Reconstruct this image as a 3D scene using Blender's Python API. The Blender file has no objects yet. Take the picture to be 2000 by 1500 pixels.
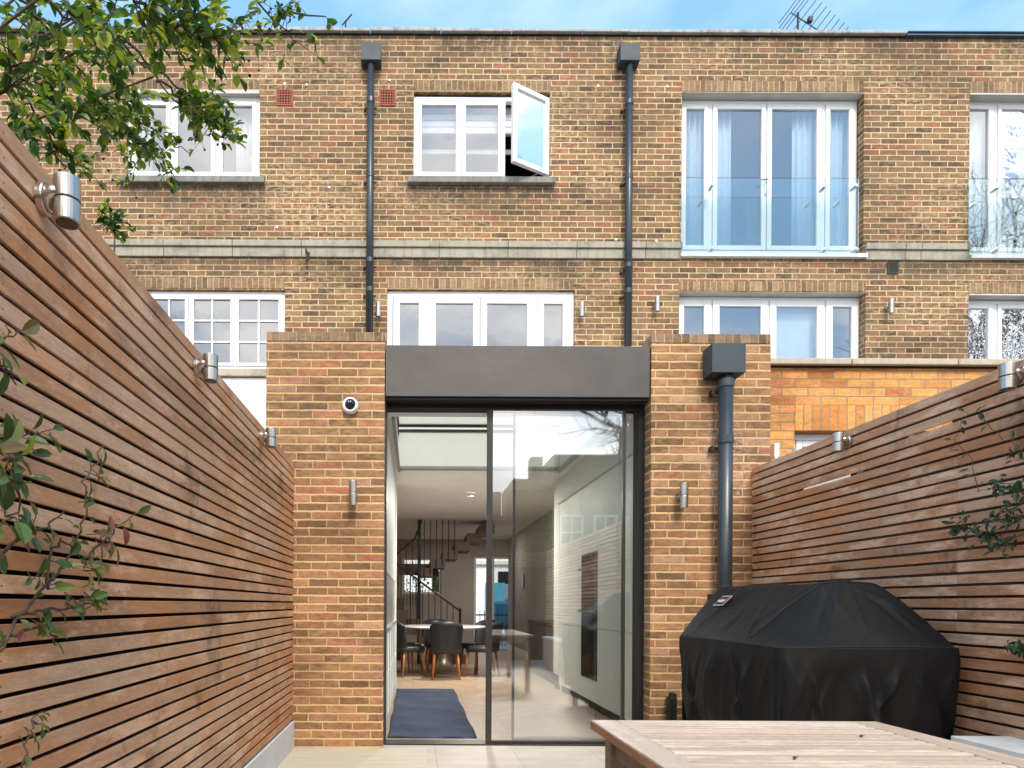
import bpy, bmesh, math, random
from mathutils import Vector, Matrix, noise as mnoise
C = bpy.context; D = bpy.data
sc = C.scene
col = sc.collection
R = math.radians
rnd = random.Random(7)

# ------------------------------------------------------------ camera, sky, sun, exposure
FPX = 1333.0; VX, VY = 808.0, 1181.0; H = 1.12; ROLL = 0.0052
cam = D.cameras.new('camera'); camo = D.objects.new('camera', cam); col.objects.link(camo)
cam.sensor_width = 36; cam.lens = 36*FPX/2000; cam.shift_x = (1000-VX)/2000; cam.shift_y = (VY-750)/2000
cam.clip_start = 0.05; cam.clip_end = 600
camo.location = (0, 0, H); camo.rotation_euler = (R(90), -ROLL, 0)
sc.camera = camo

SUN_DIR = Vector((0.13, -0.70, 0.70)).normalized()
sun = D.lights.new('sun', 'SUN'); suno = D.objects.new('sun', sun); col.objects.link(suno)
sun.energy = 2.2; sun.angle = R(16); sun.color = (1.0, 0.93, 0.82)
suno.rotation_euler = SUN_DIR.to_track_quat('Z', 'Y').to_euler()

world = D.worlds.new('World'); sc.world = world; world.use_nodes = True
nt = world.node_tree; nt.nodes.clear()
def WN(t, **k):
    n = nt.nodes.new(t)
    for a, b in k.items(): setattr(n, a, b)
    return n
sky = WN('ShaderNodeTexSky', sky_type='NISHITA'); sky.sun_disc = False
sky.sun_elevation = math.asin(SUN_DIR.z); sky.sun_rotation = math.atan2(SUN_DIR.x, SUN_DIR.y)
sky.air_density = 1.1; sky.dust_density = 0.5; sky.ozone_density = 2.0
tc = WN('ShaderNodeTexCoord'); sep = WN('ShaderNodeSeparateXYZ'); nt.links.new(tc.outputs['Generated'], sep.inputs[0])
mp = WN('ShaderNodeMapping'); mp.inputs['Scale'].default_value = (1.0, 1.0, 2.6); mp.inputs['Location'].default_value = (0.35, 0.1, 0.0)
nt.links.new(tc.outputs['Generated'], mp.inputs[0])
nz = WN('ShaderNodeTexNoise'); nz.inputs['Scale'].default_value = 2.3; nz.inputs['Detail'].default_value = 7; nz.inputs['Roughness'].default_value = 0.55
nt.links.new(mp.outputs[0], nz.inputs[0])
def wm(op, a, b, c=None):
    n = WN('ShaderNodeMath', operation=op)
    for i, v in enumerate((a, b, c)):
        if v is None: continue
        if isinstance(v, (int, float)): n.inputs[i].default_value = v
        else: nt.links.new(v, n.inputs[i])
    return n.outputs[0]
# clouds fill the part of the sky to the south (behind the viewer), thin out to the north
back = wm('MULTIPLY', sep.outputs['Y'], -0.36)
vd = WN('ShaderNodeVectorMath', operation='DOT_PRODUCT'); nt.links.new(tc.outputs['Generated'], vd.inputs[0])
vd.inputs[1].default_value = Vector((0.415, -0.80, 0.43)).normalized()
gapm = WN('ShaderNodeMapRange'); gapm.interpolation_type = 'SMOOTHSTEP'; nt.links.new(vd.outputs['Value'], gapm.inputs[0]); gapm.inputs[1].default_value = 0.975; gapm.inputs[2].default_value = 0.99
gap = wm('MULTIPLY', gapm.outputs[0], -0.38)     # a blue break in the clouds
vd2 = WN('ShaderNodeVectorMath', operation='DOT_PRODUCT'); nt.links.new(tc.outputs['Generated'], vd2.inputs[0]); vd2.inputs[1].default_value = Vector((0.62, -0.66, 0.40)).normalized()
bankm = WN('ShaderNodeMapRange'); bankm.interpolation_type = 'SMOOTHSTEP'; nt.links.new(vd2.outputs['Value'], bankm.inputs[0]); bankm.inputs[1].default_value = 0.97; bankm.inputs[2].default_value = 0.99
v = wm('ADD', wm('ADD', wm('ADD', nz.outputs[0], back), gap), wm('MULTIPLY', bankm.outputs[0], 0.25))
mr = WN('ShaderNodeMapRange'); mr.interpolation_type = 'SMOOTHSTEP'
nt.links.new(v, mr.inputs[0]); mr.inputs[1].default_value = 0.56; mr.inputs[2].default_value = 0.78
nz2 = WN('ShaderNodeTexNoise'); nz2.inputs['Scale'].default_value = 5.0; nz2.inputs['Detail'].default_value = 6
nt.links.new(mp.outputs[0], nz2.inputs[0])
cr = WN('ShaderNodeValToRGB'); nt.links.new(nz2.outputs[0], cr.inputs[0])
cr.color_ramp.elements[0].position = 0.35; cr.color_ramp.elements[0].color = (6.3, 7.2, 8.4, 1)
cr.color_ramp.elements[1].position = 0.6; cr.color_ramp.elements[1].color = (11.8, 11.7, 11.6, 1)
base = WN('ShaderNodeMixRGB'); base.inputs[0].default_value = 0.5; nt.links.new(sky.outputs[0], base.inputs[1]); base.inputs[2].default_value = (2.3, 4.9, 7.9, 1)
thin = WN('ShaderNodeMixRGB'); nt.links.new(wm('MULTIPLY', wm('MAXIMUM', wm('SUBTRACT', nz2.outputs[0], 0.45), 0.0), 1.6), thin.inputs[0]); nt.links.new(base.outputs[0], thin.inputs[1]); thin.inputs[2].default_value = (4.8, 5.9, 7.0, 1)
mx = WN('ShaderNodeMixRGB'); nt.links.new(mr.outputs[0], mx.inputs[0]); nt.links.new(thin.outputs[0], mx.inputs[1]); nt.links.new(cr.outputs[0], mx.inputs[2])
bg = WN('ShaderNodeBackground'); bg.inputs['Strength'].default_value = 0.14
nt.links.new(mx.outputs[0], bg.inputs[0])
wo = WN('ShaderNodeOutputWorld'); nt.links.new(bg.outputs[0], wo.inputs[0])

sc.view_settings.view_transform = 'Standard'; sc.view_settings.look = 'None'
sc.view_settings.exposure = 0.6; sc.view_settings.gamma = 1.0
try:
    sc.cycles.max_bounces = 8; sc.cycles.transparent_max_bounces = 24; sc.cycles.diffuse_bounces = 5; sc.cycles.glossy_bounces = 4
except Exception: pass

# ------------------------------------------------------------ measuring helpers
def P(px, py, Y):
    """photograph position + distance -> world x, z"""
    u = px-VX; v = py-VY
    u2 = u+ROLL*v; v2 = v-ROLL*u
    return (u2*Y/FPX, H-v2*Y/FPX)
def PX(px, py, Y): return P(px, py, Y)[0]
def PZ(px, py, Y): return P(px, py, Y)[1]
def W3(px, py, Y):
    a = P(px, py, Y); return Vector((a[0], Y, a[1]))

# ------------------------------------------------------------ material helpers
class NB:
    def __init__(s, name):
        s.m = D.materials.new(name); s.m.use_nodes = True; s.t = s.m.node_tree; s.t.nodes.clear()
        s.out = s.n('ShaderNodeOutputMaterial')
    def n(s, t, **k):
        x = s.t.nodes.new(t)
        for a, b in k.items(): setattr(x, a, b)
        return x
    def l(s, a, b): s.t.links.new(a, b)
    def put(s, v, inp):
        if v is None: return
        if isinstance(v, bpy.types.NodeSocket): s.l(v, inp)
        elif isinstance(v, (tuple, list)) and len(v) == 3 and inp.type == 'RGBA': inp.default_value = (*v, 1)
        else: inp.default_value = v
    def M(s, op, a, b=None, c=None, clamp=False):
        x = s.n('ShaderNodeMath', operation=op); x.use_clamp = clamp
        for i, v in enumerate((a, b, c)): s.put(v, x.inputs[i])
        return x.outputs[0]
    def mix(s, f, a, b, mode='MIX'):
        x = s.n('ShaderNodeMixRGB', blend_type=mode)
        s.put(f, x.inputs[0]); s.put(a, x.inputs[1]); s.put(b, x.inputs[2]); return x.outputs[0]
    def noise(s, vec, scale, detail=4, rough=0.5, out=0):
        x = s.n('ShaderNodeTexNoise'); x.inputs['Scale'].default_value = scale; x.inputs['Detail'].default_value = detail
        x.inputs['Roughness'].default_value = rough
        if vec is not None: s.l(vec, x.inputs['Vector'])
        return x.outputs[out]
    def ramp(s, f, stops, interp='LINEAR'):
        x = s.n('ShaderNodeValToRGB'); x.color_ramp.interpolation = interp
        e = x.color_ramp.elements
        while len(e) < len(stops): e.new(0.5)
        for i, (p, c) in enumerate(stops):
            e[i].position = p; e[i].color = (*c, 1)
        s.l(f, x.inputs[0]); return x.outputs[0]
    def step(s, v, a, b):
        x = s.n('ShaderNodeMapRange'); x.interpolation_type = 'SMOOTHSTEP'
        s.put(v, x.inputs[0]); x.inputs[1].default_value = a; x.inputs[2].default_value = b; return x.outputs[0]
    def pos(s): return s.n('ShaderNodeNewGeometry').outputs['Position']
    def rand(s): return s.n('ShaderNodeNewGeometry').outputs['Random Per Island']
    def xyz(s, v):
        x = s.n('ShaderNodeSeparateXYZ'); s.l(v, x.inputs[0]); return x.outputs[0], x.outputs[1], x.outputs[2]
    def comb(s, a, b, c):
        x = s.n('ShaderNodeCombineXYZ'); s.put(a, x.inputs[0]); s.put(b, x.inputs[1]); s.put(c, x.inputs[2]); return x.outputs[0]
    def scale(s, v, sx, sy, sz):
        x = s.n('ShaderNodeMapping'); x.inputs['Scale'].default_value = (sx, sy, sz); s.l(v, x.inputs[0]); return x.outputs[0]
    def bump(s, h, strength=0.5, dist=0.01):
        x = s.n('ShaderNodeBump'); x.inputs['Strength'].default_value = strength; x.inputs['Distance'].default_value = dist
        s.l(h, x.inputs['Height']); return x.outputs[0]
    def pbr(s, color, rough=0.6, metal=0.0, normal=None, **k):
        x = s.n('ShaderNodeBsdfPrincipled')
        s.put(color, x.inputs['Base Color']); s.put(rough, x.inputs['Roughness']); s.put(metal, x.inputs['Metallic'])
        if normal is not None: s.l(normal, x.inputs['Normal'])
        for a, b in k.items(): s.put(b, x.inputs[a.replace('_', ' ')])
        s.l(x.outputs[0], s.out.inputs[0]); s.b = x; return s.m

def simple(name, c, rough=0.6, metal=0.0, var=0.12, scale=6, bump=0.0, detail=5, **k):
    b = NB(name); p = b.pos()
    n = b.noise(p, scale, detail, 0.6)
    dark = tuple(x*(1-var) for x in c); light = tuple(min(1, x*(1+var)) for x in c)
    cc = b.ramp(n, [(0.3, dark), (0.7, light)])
    nr = b.bump(b.noise(p, scale*12, 3), bump, 0.004) if bump else None
    rr = b.M('ADD', b.M('MULTIPLY', b.noise(p, scale*2.5, 4), 0.16), rough-0.08)
    return b.pbr(cc, rr, metal, nr, **k)

def brick_mat(name, L, Hh, mort, palette, mcol, u0=0.0, z0=0.0, bond=0.5, smear=0.3, smearcol=(0.4, 0.28, 0.15),
              proud=False, edge=0.006, effl=None, spots=(), grime=(), bumps=0.6, vmort=None, orangeband=None):
    b = NB(name); p0 = b.pos()
    d = b.n('ShaderNodeVectorMath', operation='MULTIPLY_ADD')
    b.l(b.noise(p0, 26, 3, 0.6, out=1), d.inputs[0]); d.inputs[1].default_value = (edge*2,)*3
    off = b.n('ShaderNodeVectorMath', operation='SUBTRACT'); b.l(p0, off.inputs[0]); off.inputs[1].default_value = (edge,)*3
    b.l(off.outputs[0], d.inputs[2])
    x, y, z = b.xyz(d.outputs[0])
    u = b.M('DIVIDE', b.M('SUBTRACT', b.M('ADD', x, y), u0), L)
    v = b.M('DIVIDE', b.M('SUBTRACT', z, z0), Hh)
    row = b.M('FLOOR', v)
    wr = b.n('ShaderNodeTexWhiteNoise', noise_dimensions='1D'); b.l(row, wr.inputs['W'])
    sh = b.M('ADD', b.M('MULTIPLY', b.M('MODULO', b.M('ABSOLUTE', row), 2.0), bond), b.M('MULTIPLY', wr.outputs['Value'], 0.16 if bond else 0))
    u2 = b.M('ADD', u, sh)
    colm = b.M('FLOOR', u2); fu = b.M('SUBTRACT', u2, colm); fv = b.M('SUBTRACT', v, row)
    du = b.M('MULTIPLY', b.M('MINIMUM', fu, b.M('SUBTRACT', 1.0, fu)), L)
    dv = b.M('MULTIPLY', b.M('MINIMUM', fv, b.M('SUBTRACT', 1.0, fv)), Hh)
    if vmort: du = b.M('ADD', du, (mort-vmort)/2)
    dd = b.M('MINIMUM', du, dv)
    mask = b.step(dd, mort/2-0.002, mort/2+0.002)      # 1 = brick
    idv = b.comb(colm, row, 0.0)
    w = b.n('ShaderNodeTexWhiteNoise', noise_dimensions='3D'); b.l(idv, w.inputs['Vector'])
    bc = b.ramp(w.outputs['Value'], palette)
    w2 = b.n('ShaderNodeTexWhiteNoise', noise_dimensions='3D'); b.l(b.comb(row, colm, 7.3), w2.inputs['Vector'])
    fine = b.noise(p0, 60, 6, 0.7)
    blot = b.noise(b.scale(p0, 1, 1, 2.4), 13, 4, 0.6)
    k = b.M('ADD', b.M('MULTIPLY', w2.outputs['Value'], 0.30), b.M('ADD', b.M('MULTIPLY', fine, 1.1), b.M('MULTIPLY', blot, 1.0)))
    k = b.M('SUBTRACT', k, 0.18)
    kk = b.comb(k, k, k)
    bc = b.mix(1.0, bc, kk, 'MULTIPLY')
    # sandy mortar smeared over the faces in patches
    big = b.noise(b.scale(p0, 0.9, 0.9, 1.3), 0.9, 4, 0.65)
    sm = b.M('MULTIPLY', b.step(big, 0.44, 0.64), smear)
    soot = b.noise(b.scale(p0, 1.0, 1.0, 2.2), 0.75, 6, 0.7)
    sm2 = b.M('MULTIPLY', b.step(blot, 0.42, 0.62), b.M('ADD', sm, smear*0.18), clamp=True)
    bc = b.mix(sm2, bc, smearcol)
    mm = b.mix(b.M('MULTIPLY', fine, 0.6), mcol, tuple(q*0.68 for q in mcol))
    c = b.mix(mask, mm, bc)
    so_ = b.M('SUBTRACT', 1.12, b.M('MULTIPLY', b.step(soot, 0.42, 0.66), 0.42)); c = b.mix(1.0, c, b.comb(so_, so_, so_), 'MULTIPLY')
    if effl:    # white salt bloom around a spot
        (ex, ez, er) = effl
        dx = b.M('DIVIDE', b.M('SUBTRACT', x, ex), er*0.45); dz = b.M('DIVIDE', b.M('SUBTRACT', z, ez), er)
        dist = b.M('SQRT', b.M('ADD', b.M('MULTIPLY', dx, dx), b.M('MULTIPLY', dz, dz)))
        e = b.M('MULTIPLY', b.step(b.M('SUBTRACT', 1.0, dist), 0.0, 0.7), b.step(b.noise(b.scale(p0, 1, 1, 2), 22, 5, 0.7), 0.47, 0.66))
        c = b.mix(b.M('MULTIPLY', e, 0.75), c, (0.55, 0.46, 0.42))
    for (gz0, gz1, amt) in grime:     # dirt washed down from a ledge at gz1
        g = b.M('MULTIPLY', b.step(z, gz0, gz1), b.M('LESS_THAN', z, gz1+0.01))
        g = b.M('MULTIPLY', g, b.step(b.noise(b.scale(p0, 3.2, 3.2, 0.9), 1.3, 5, 0.7), 0.36, 0.62))
        c = b.mix(b.M('MULTIPLY', g, amt), c, (0.045, 0.035, 0.025))
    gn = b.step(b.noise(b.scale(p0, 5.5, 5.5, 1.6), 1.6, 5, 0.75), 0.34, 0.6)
    for (gx0, gx1, gz0, gz1, amt) in spots:   # soot patches and one painted hopper shadow, densest at the top edge
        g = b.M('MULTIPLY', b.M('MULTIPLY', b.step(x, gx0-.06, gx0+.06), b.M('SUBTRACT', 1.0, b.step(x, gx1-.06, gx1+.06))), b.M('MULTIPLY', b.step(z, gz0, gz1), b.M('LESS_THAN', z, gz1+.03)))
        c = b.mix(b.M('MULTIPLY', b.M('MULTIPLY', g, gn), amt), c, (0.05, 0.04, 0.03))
    hgt = b.M('ADD', b.M('MULTIPLY', mask, -0.35 if proud else 0.8), b.M('MULTIPLY', fine, 0.5))
    return b.pbr(c, 0.88, 0.0, b.bump(hgt, bumps, 0.006))

def wood_mat(name, base, dark, light, orange, axis='Y', nails=None, grain=1.0, rough=0.55, stain=0.5):
    b = NB(name); p = b.pos(); r = b.rand()
    offv = b.n('ShaderNodeVectorMath', operation='ADD'); b.l(p, offv.inputs[0]); b.l(b.comb(b.M('MULTIPLY', r, 13.0), b.M('MULTIPLY', r, 31.0), b.M('MULTIPLY', r, 17.0)), offv.inputs[1])
    q = offv.outputs[0]
    s = {'Y': (8, 0.55, 8), 'X': (0.55, 8, 8)}[axis]
    g = b.noise(b.scale(q, *s), 9.0*grain, 8, 0.68)
    wv = b.noise(b.scale(q, *(x*0.35 for x in s)), 4.0, 3, 0.5)
    patch = b.noise(b.scale(q, *(x*(0.25 if x > 1 else 1.6) for x in s)), 1.5, 5, 0.65)
    c = b.ramp(b.M('ADD', b.M('MULTIPLY', g, 0.62), b.M('MULTIPLY', wv, 0.38)), [(0.33, dark), (0.5, base), (0.68, light)])
    tint = b.ramp(r, [(0.0, tuple(x*0.78 for x in base)), (0.35, base), (0.7, light), (1.0, tuple(x*0.92 for x in orange))] if False else [(0.0, tuple(x*0.62 for x in base)), (0.2, base), (0.45, light), (0.6, tuple(x*0.8 for x in base)), (0.8, tuple(a_*.5+b_*.5 for a_, b_ in zip(base, orange))), (1.0, tuple(x*1.1 for x in light))])
    c = b.mix(0.6, c, tint)
    wide = b.noise(b.scale(p, 1, 1.0, 1.25), 1.5, 5, 0.7); wide2 = b.noise(b.scale(p, 1, 2.2, 1.6), 1.2, 6, 0.72)
    c = b.mix(b.M('MULTIPLY', b.step(patch, 0.5, 0.72), stain), c, orange)
    c = b.mix(b.M('MULTIPLY', b.M('MULTIPLY', b.step(wide, 0.45, 0.58), b.step(wv, 0.25, 0.6)), stain*1.5, clamp=True), c, orange)
    c = b.mix(b.M('MULTIPLY', b.step(wide2, 0.55, 0.66), stain*1.5, clamp=True), c, tuple(q*0.75 for q in dark))
    c = b.mix(b.M('MULTIPLY', b.step(b.noise(b.scale(q, *(x_*(0.3 if x_ > 1 else 1.2) for x_ in s)), 2.6, 6, 0.75), 0.48, 0.66), 0.7), c, tuple(min(1, x_*1.25) for x_ in light))
    c = b.mix(b.M('MULTIPLY', b.step(b.noise(b.scale(q, 2, 2, 2), 2.2, 6, 0.75), 0.58, 0.75), 0.45), c, dark)
    fine = b.noise(b.scale(q, *(x*3 for x in s)), 20, 4, 0.7)
    kk = b.M('ADD', b.M('MULTIPLY', fine, 1.1), 0.45); c = b.mix(1.0, c, b.comb(kk, kk, kk), 'MULTIPLY')
    if nails:
        pitch, z0, per = nails
        x, y, z = b.xyz(p)
        fy = b.M('SUBTRACT', b.M('FRACT', b.M('DIVIDE', y, per)), 0.5)
        fz = b.M('SUBTRACT', b.M('FRACT', b.M('DIVIDE', b.M('SUBTRACT', z, z0), pitch)), 0.5)
        az = b.M('SUBTRACT', b.M('ABSOLUTE', fz), 0.24)
        ddd = b.M('SQRT', b.M('ADD', b.M('POWER', b.M('MULTIPLY', fy, per), 2.0), b.M('POWER', b.M('MULTIPLY', az, pitch), 2.0)))
        c = b.mix(b.M('SUBTRACT', 1.0, b.step(ddd, 0.0017, 0.0032)), c, (0.03, 0.02, 0.015))
    return b.pbr(c, rough, 0.0, b.bump(b.M('ADD', g, b.M('MULTIPLY', fine, 0.6)), 0.35, 0.004))

def glass_mat(name, refl=0.3, tint=(1, 1, 1), wav=0.0, wscale=3.0, rough=0.0):
    b = NB(name); p = b.pos()
    fr = b.n('ShaderNodeLayerWeight'); fr.inputs['Blend'].default_value = 0.25
    gl = b.n('ShaderNodeBsdfGlossy'); gl.inputs['Roughness'].default_value = rough; gl.inputs['Color'].default_value = (1, 1, 1, 1)
    if wav:
        nn = b.bump(b.noise(p, wscale, 3, 0.5), wav, 0.02); b.l(nn, gl.inputs['Normal'])
    tr = b.n('ShaderNodeBsdfTransparent'); tv = b.M('ADD', b.M('MULTIPLY', b.noise(p, 1.2, 2), 0.06), 0.95)
    b.l(b.mix(1.0, tint, b.comb(tv, tv, tv), 'MULTIPLY'), tr.inputs[0])
    f = b.M('ADD', b.M('MULTIPLY', fr.outputs['Fresnel'], 1.0-refl), refl, clamp=True)
    ms = b.n('ShaderNodeMixShader'); b.l(f, ms.inputs[0]); b.l(tr.outputs[0], ms.inputs[1]); b.l(gl.outputs[0], ms.inputs[2])
    b.l(ms.outputs[0], b.out.inputs[0]); return b.m

def emis_mat(name, c, s):
    b = NB(name); e = b.n('ShaderNodeEmission'); e.inputs[0].default_value = (*c, 1); e.inputs[1].default_value = s
    b.l(e.outputs[0], b.out.inputs[0]); return b.m

def leaf_mat(name, stops, trans=0.35):
    b = NB(name); p = b.pos(); r = b.rand()
    n = b.noise(p, 3.0, 3); n2 = b.noise(p, 60, 4, 0.7)
    f = b.M('ADD', b.M('MULTIPLY', r, 0.72), b.M('MULTIPLY', n, 0.28))
    c = b.ramp(f, stops)
    kk = b.M('ADD', b.M('MULTIPLY', n2, 0.7), 0.62); c = b.mix(1.0, c, b.comb(kk, kk, kk), 'MULTIPLY')
    x = b.n('ShaderNodeBsdfPrincipled'); b.l(c, x.inputs['Base Color']); x.inputs['Roughness'].default_value = 0.36
    t = b.n('ShaderNodeBsdfTranslucent'); b.l(b.mix(1.0, c, (1.5, 1.6, 0.6), 'MULTIPLY'), t.inputs[0])
    ms = b.n('ShaderNodeMixShader'); ms.inputs[0].default_value = trans
    b.l(x.outputs[0], ms.inputs[1]); b.l(t.outputs[0], ms.inputs[2]); b.l(ms.outputs[0], b.out.inputs[0]); return b.m

# ------------------------------------------------------------ materials
Yf = 9.0; Yc = 5.31; Yd = 5.49
pal_old = [(0.0, (0.085, 0.05, 0.030)), (0.15, (0.14, 0.08, 0.04)), (0.35, (0.185, 0.110, 0.048)), (0.55, (0.22, 0.126, 0.056)), (0.72, (0.24, 0.147, 0.069)), (0.88, (0.225, 0.098, 0.048)), (1.0, (0.27, 0.105, 0.055))]
pal_sand = [(0.0, (0.20, 0.13, 0.065)), (0.4, (0.30, 0.21, 0.11)), (0.8, (0.38, 0.28, 0.16)), (0.93, (0.26, 0.12, 0.07)), (1.0, (0.06, 0.045, 0.035))]
pal_new = [(0.0, (0.18, 0.09, 0.045)), (0.25, (0.25, 0.125, 0.058)), (0.5, (0.30, 0.15, 0.07)), (0.72, (0.36, 0.18, 0.085)), (0.88, (0.34, 0.13, 0.07)), (1.0, (0.40, 0.23, 0.14))]
pal_or = [(0.0, (0.42, 0.14, 0.04)), (0.35, (0.60, 0.26, 0.07)), (0.75, (0.68, 0.33, 0.10)), (1.0, (0.62, 0.22, 0.08))]
Zcop = PZ(900, 70, Yf); Zs0, Zs1 = PZ(900, 505, Yf), PZ(900, 474, Yf)
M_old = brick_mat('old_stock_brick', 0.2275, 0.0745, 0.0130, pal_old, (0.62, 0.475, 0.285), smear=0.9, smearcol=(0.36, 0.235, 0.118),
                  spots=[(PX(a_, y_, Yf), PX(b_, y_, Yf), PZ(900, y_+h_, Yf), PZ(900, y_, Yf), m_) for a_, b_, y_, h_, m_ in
                         ((236, 520, 361, 60, .8), (795, 1085, 362, 60, .8), (1195, 1216, 80, 90, .8), (744, 756, 90, 70, .6), (860, 990, 72, 60, .8), (270, 560, 506, 34, .6), (760, 1130, 506, 36, .7), (1688, 1890, 513, 40, .6), (560, 700, 72, 70, .5))],  # soot under ledges; the patch left of the right hopper paints its shadow
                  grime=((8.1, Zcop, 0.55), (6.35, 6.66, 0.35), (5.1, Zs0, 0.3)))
M_sold = brick_mat('soldier_brick', 0.0745, 0.30, 0.013, [(0.0, (0.13, 0.08, 0.045)), (0.2, (0.19, 0.12, 0.062)), (0.5, (0.24, 0.15, 0.078)), (0.8, (0.29, 0.19, 0.10)), (1.0, (0.22, 0.11, 0.06))], (0.46, 0.33, 0.19), z0=-5, bond=0, smear=0.25)
M_new = brick_mat('extension_brick', 0.232, 0.0655, 0.0145, pal_new, (0.66, 0.46, 0.22), z0=0.01, smear=0.3, smearcol=(0.46, 0.29, 0.13), edge=0.006,
                  effl=(2.42, 2.25, 0.6), bumps=0.9, vmort=0.009)
M_newcap = brick_mat('extension_cap_brick', 0.0665, 0.30, 0.011, [(0, (0.16, 0.095, 0.06)), (0.5, (0.25, 0.155, 0.09)), (1, (0.33, 0.20, 0.125))], (0.45, 0.32, 0.17), z0=3.02, bond=0, smear=0.3, bumps=0.9)
M_orange = brick_mat('orange_brick', 0.225, 0.0755, 0.011, pal_or, (0.33, 0.25, 0.15), smear=0.15, smearcol=(0.7, 0.42, 0.18), bumps=0.5)
M_orsold = brick_mat('orange_soldier_brick', 0.0755, 0.5, 0.011, pal_or, (0.33, 0.25, 0.15), z0=-0.1, bond=0, smear=0.15, smearcol=(0.7, 0.42, 0.18))
M_white = simple('white_frame_paint', (0.80, 0.81, 0.83), 0.35, var=0.03)
M_greyframe = simple('pale_grey_trim', (0.50, 0.49, 0.45), 0.6, var=0.15, scale=4)
def stone_mat(name, c, dk):
    b = NB(name); p = b.pos(); x, y, z = b.xyz(p)
    n = b.noise(b.scale(p, 1, 1, 1), 3.0, 8, 0.7); n2 = b.noise(p, 40, 5, 0.7)
    cc = b.ramp(n, [(0.32, tuple(q*0.6 for q in c)), (0.5, c), (0.7, tuple(q*1.15 for q in c))])
    streak = b.step(b.noise(b.scale(p, 9, 9, 0.6), 2.0, 4, 0.7), 0.45, 0.75)
    cc = b.mix(b.M('MULTIPLY', streak, dk), cc, (0.06, 0.06, 0.055))
    kk = b.M('ADD', b.M('MULTIPLY', n2, 0.5), 0.75); cc = b.mix(1.0, cc, b.comb(kk, kk, kk), 'MULTIPLY')
    return b.pbr(cc, 0.9, 0, b.bump(n2, 0.4, 0.004))
M_stone = stone_mat('string_course_stone', (0.36, 0.33, 0.26), 0.35)
M_coping = stone_mat('coping_stone', (0.40, 0.40, 0.38), 0.5)
M_sill = stone_mat('sill_stone', (0.24, 0.235, 0.21), 0.6)
M_capstone = stone_mat('cap_stone', (0.48, 0.42, 0.32), 0.2)
M_zinc = simple('blue_grey_flashing', (0.10, 0.16, 0.22), 0.4, 0.6)
M_pipe = simple('dark_slate_aluminium', (0.024, 0.035, 0.046), 0.36, 0.0, var=0.15, scale=3, Specular_IOR_Level=0.7)
M_hopper = simple('slate_box_metal', (0.040, 0.052, 0.062), 0.6, 0.0, var=0.12, scale=3)
def fascia():
    b = NB('bronze_fascia'); p = b.pos()
    n = b.noise(b.scale(p, 1, 1, 1.6), 1.6, 5, 0.6); s = b.noise(b.scale(p, 9, 9, 26), 1.5, 6, 0.75)
    c = b.ramp(n, [(0.3, (0.062, 0.055, 0.050)), (0.7, (0.10, 0.088, 0.079))])
    c = b.mix(b.M('MULTIPLY', b.step(s, 0.66, 0.74), 0.5), c, (0.05, 0.042, 0.036))
    return b.pbr(c, b.M('ADD', b.M('MULTIPLY', s, 0.2), 0.3), 0.35, b.bump(n, 0.1, 0.01))
M_fascia = fascia()
M_doorframe = simple('dark_bronze_door_frame', (0.042, 0.035, 0.032), 0.4, 0.3, var=0.12)
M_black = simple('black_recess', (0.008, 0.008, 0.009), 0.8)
M_steel = simple('brushed_stainless_steel', (0.52, 0.48, 0.43), 0.30, 1.0, var=0.08, scale=20)
M_chrome = simple('polished_metal_stud', (0.75, 0.75, 0.76), 0.15, 1.0, var=0.05)
M_bulb = simple('lamp_glass', (0.05, 0.045, 0.04), 0.2)
M_terra = simple('terracotta_airbrick', (0.33, 0.085, 0.055), 0.8, var=0.2, scale=20)
M_darkvent = simple('dark_brown_vent', (0.03, 0.022, 0.02), 0.7, var=0.2)
M_render = simple('white_render', (0.66, 0.66, 0.66), 0.9, var=0.08, scale=2.5, bump=0.2)
M_plaster = simple('interior_white_plaster', (0.82, 0.82, 0.79), 0.85, var=0.03, scale=2)
M_taupe = simple('taupe_interior_paint', (0.38, 0.34, 0.31), 0.85, var=0.04, scale=2)
M_room = simple('pale_grey_room_paint', (0.45, 0.46, 0.46), 0.85, var=0.06, scale=1)
M_roomd = simple('dim_brown_room_paint', (0.10, 0.07, 0.055), 0.85, var=0.06, scale=1)
M_cab = simple('pale_sage_cabinet_lacquer', (0.83, 0.85, 0.82), 0.55, var=0.015, scale=1)
M_ovn = simple('black_oven_glass', (0.012, 0.012, 0.013), 0.12, var=0.2)
M_curtain = simple('sheer_white_curtain', (0.84, 0.88, 0.92), 0.9, var=0.05)
M_blind = simple('white_roman_blind', (0.82, 0.82, 0.82), 0.85, var=0.05)
M_g_upper = glass_mat('window_glass', 0.27, wav=0.12, wscale=1.6)
M_g_blue = glass_mat('clear_window_glass', 0.30, (0.85, 0.95, 1.0), wav=0.06, wscale=1.5)
M_g_wavy = glass_mat('wavy_window_glass', 0.6, wav=1.0, wscale=3.0)
M_g_door = glass_mat('door_glass', 0.27, (0.95, 0.98, 0.96))
M_g_balus = glass_mat('balustrade_glass', 0.035, (0.93, 0.985, 0.99))
M_g_sky = glass_mat('skylight_glass', 0.03, (0.88, 0.97, 0.93))
M_fenceL = wood_mat('weathered_hardwood', (0.46, 0.235, 0.125), (0.14, 0.055, 0.025), (0.68, 0.445, 0.29), (0.58, 0.215, 0.06), 'Y', nails=(0.0572, 0.2, 0.62), stain=0.42, rough=0.46)
M_fenceR = wood_mat('weathered_hardwood_greyed', (0.52, 0.285, 0.165), (0.14, 0.055, 0.03), (0.76, 0.53, 0.37), (0.54, 0.20, 0.065), 'Y', nails=(0.0572, 0.2, 0.62), stain=0.42, rough=0.46)
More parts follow.
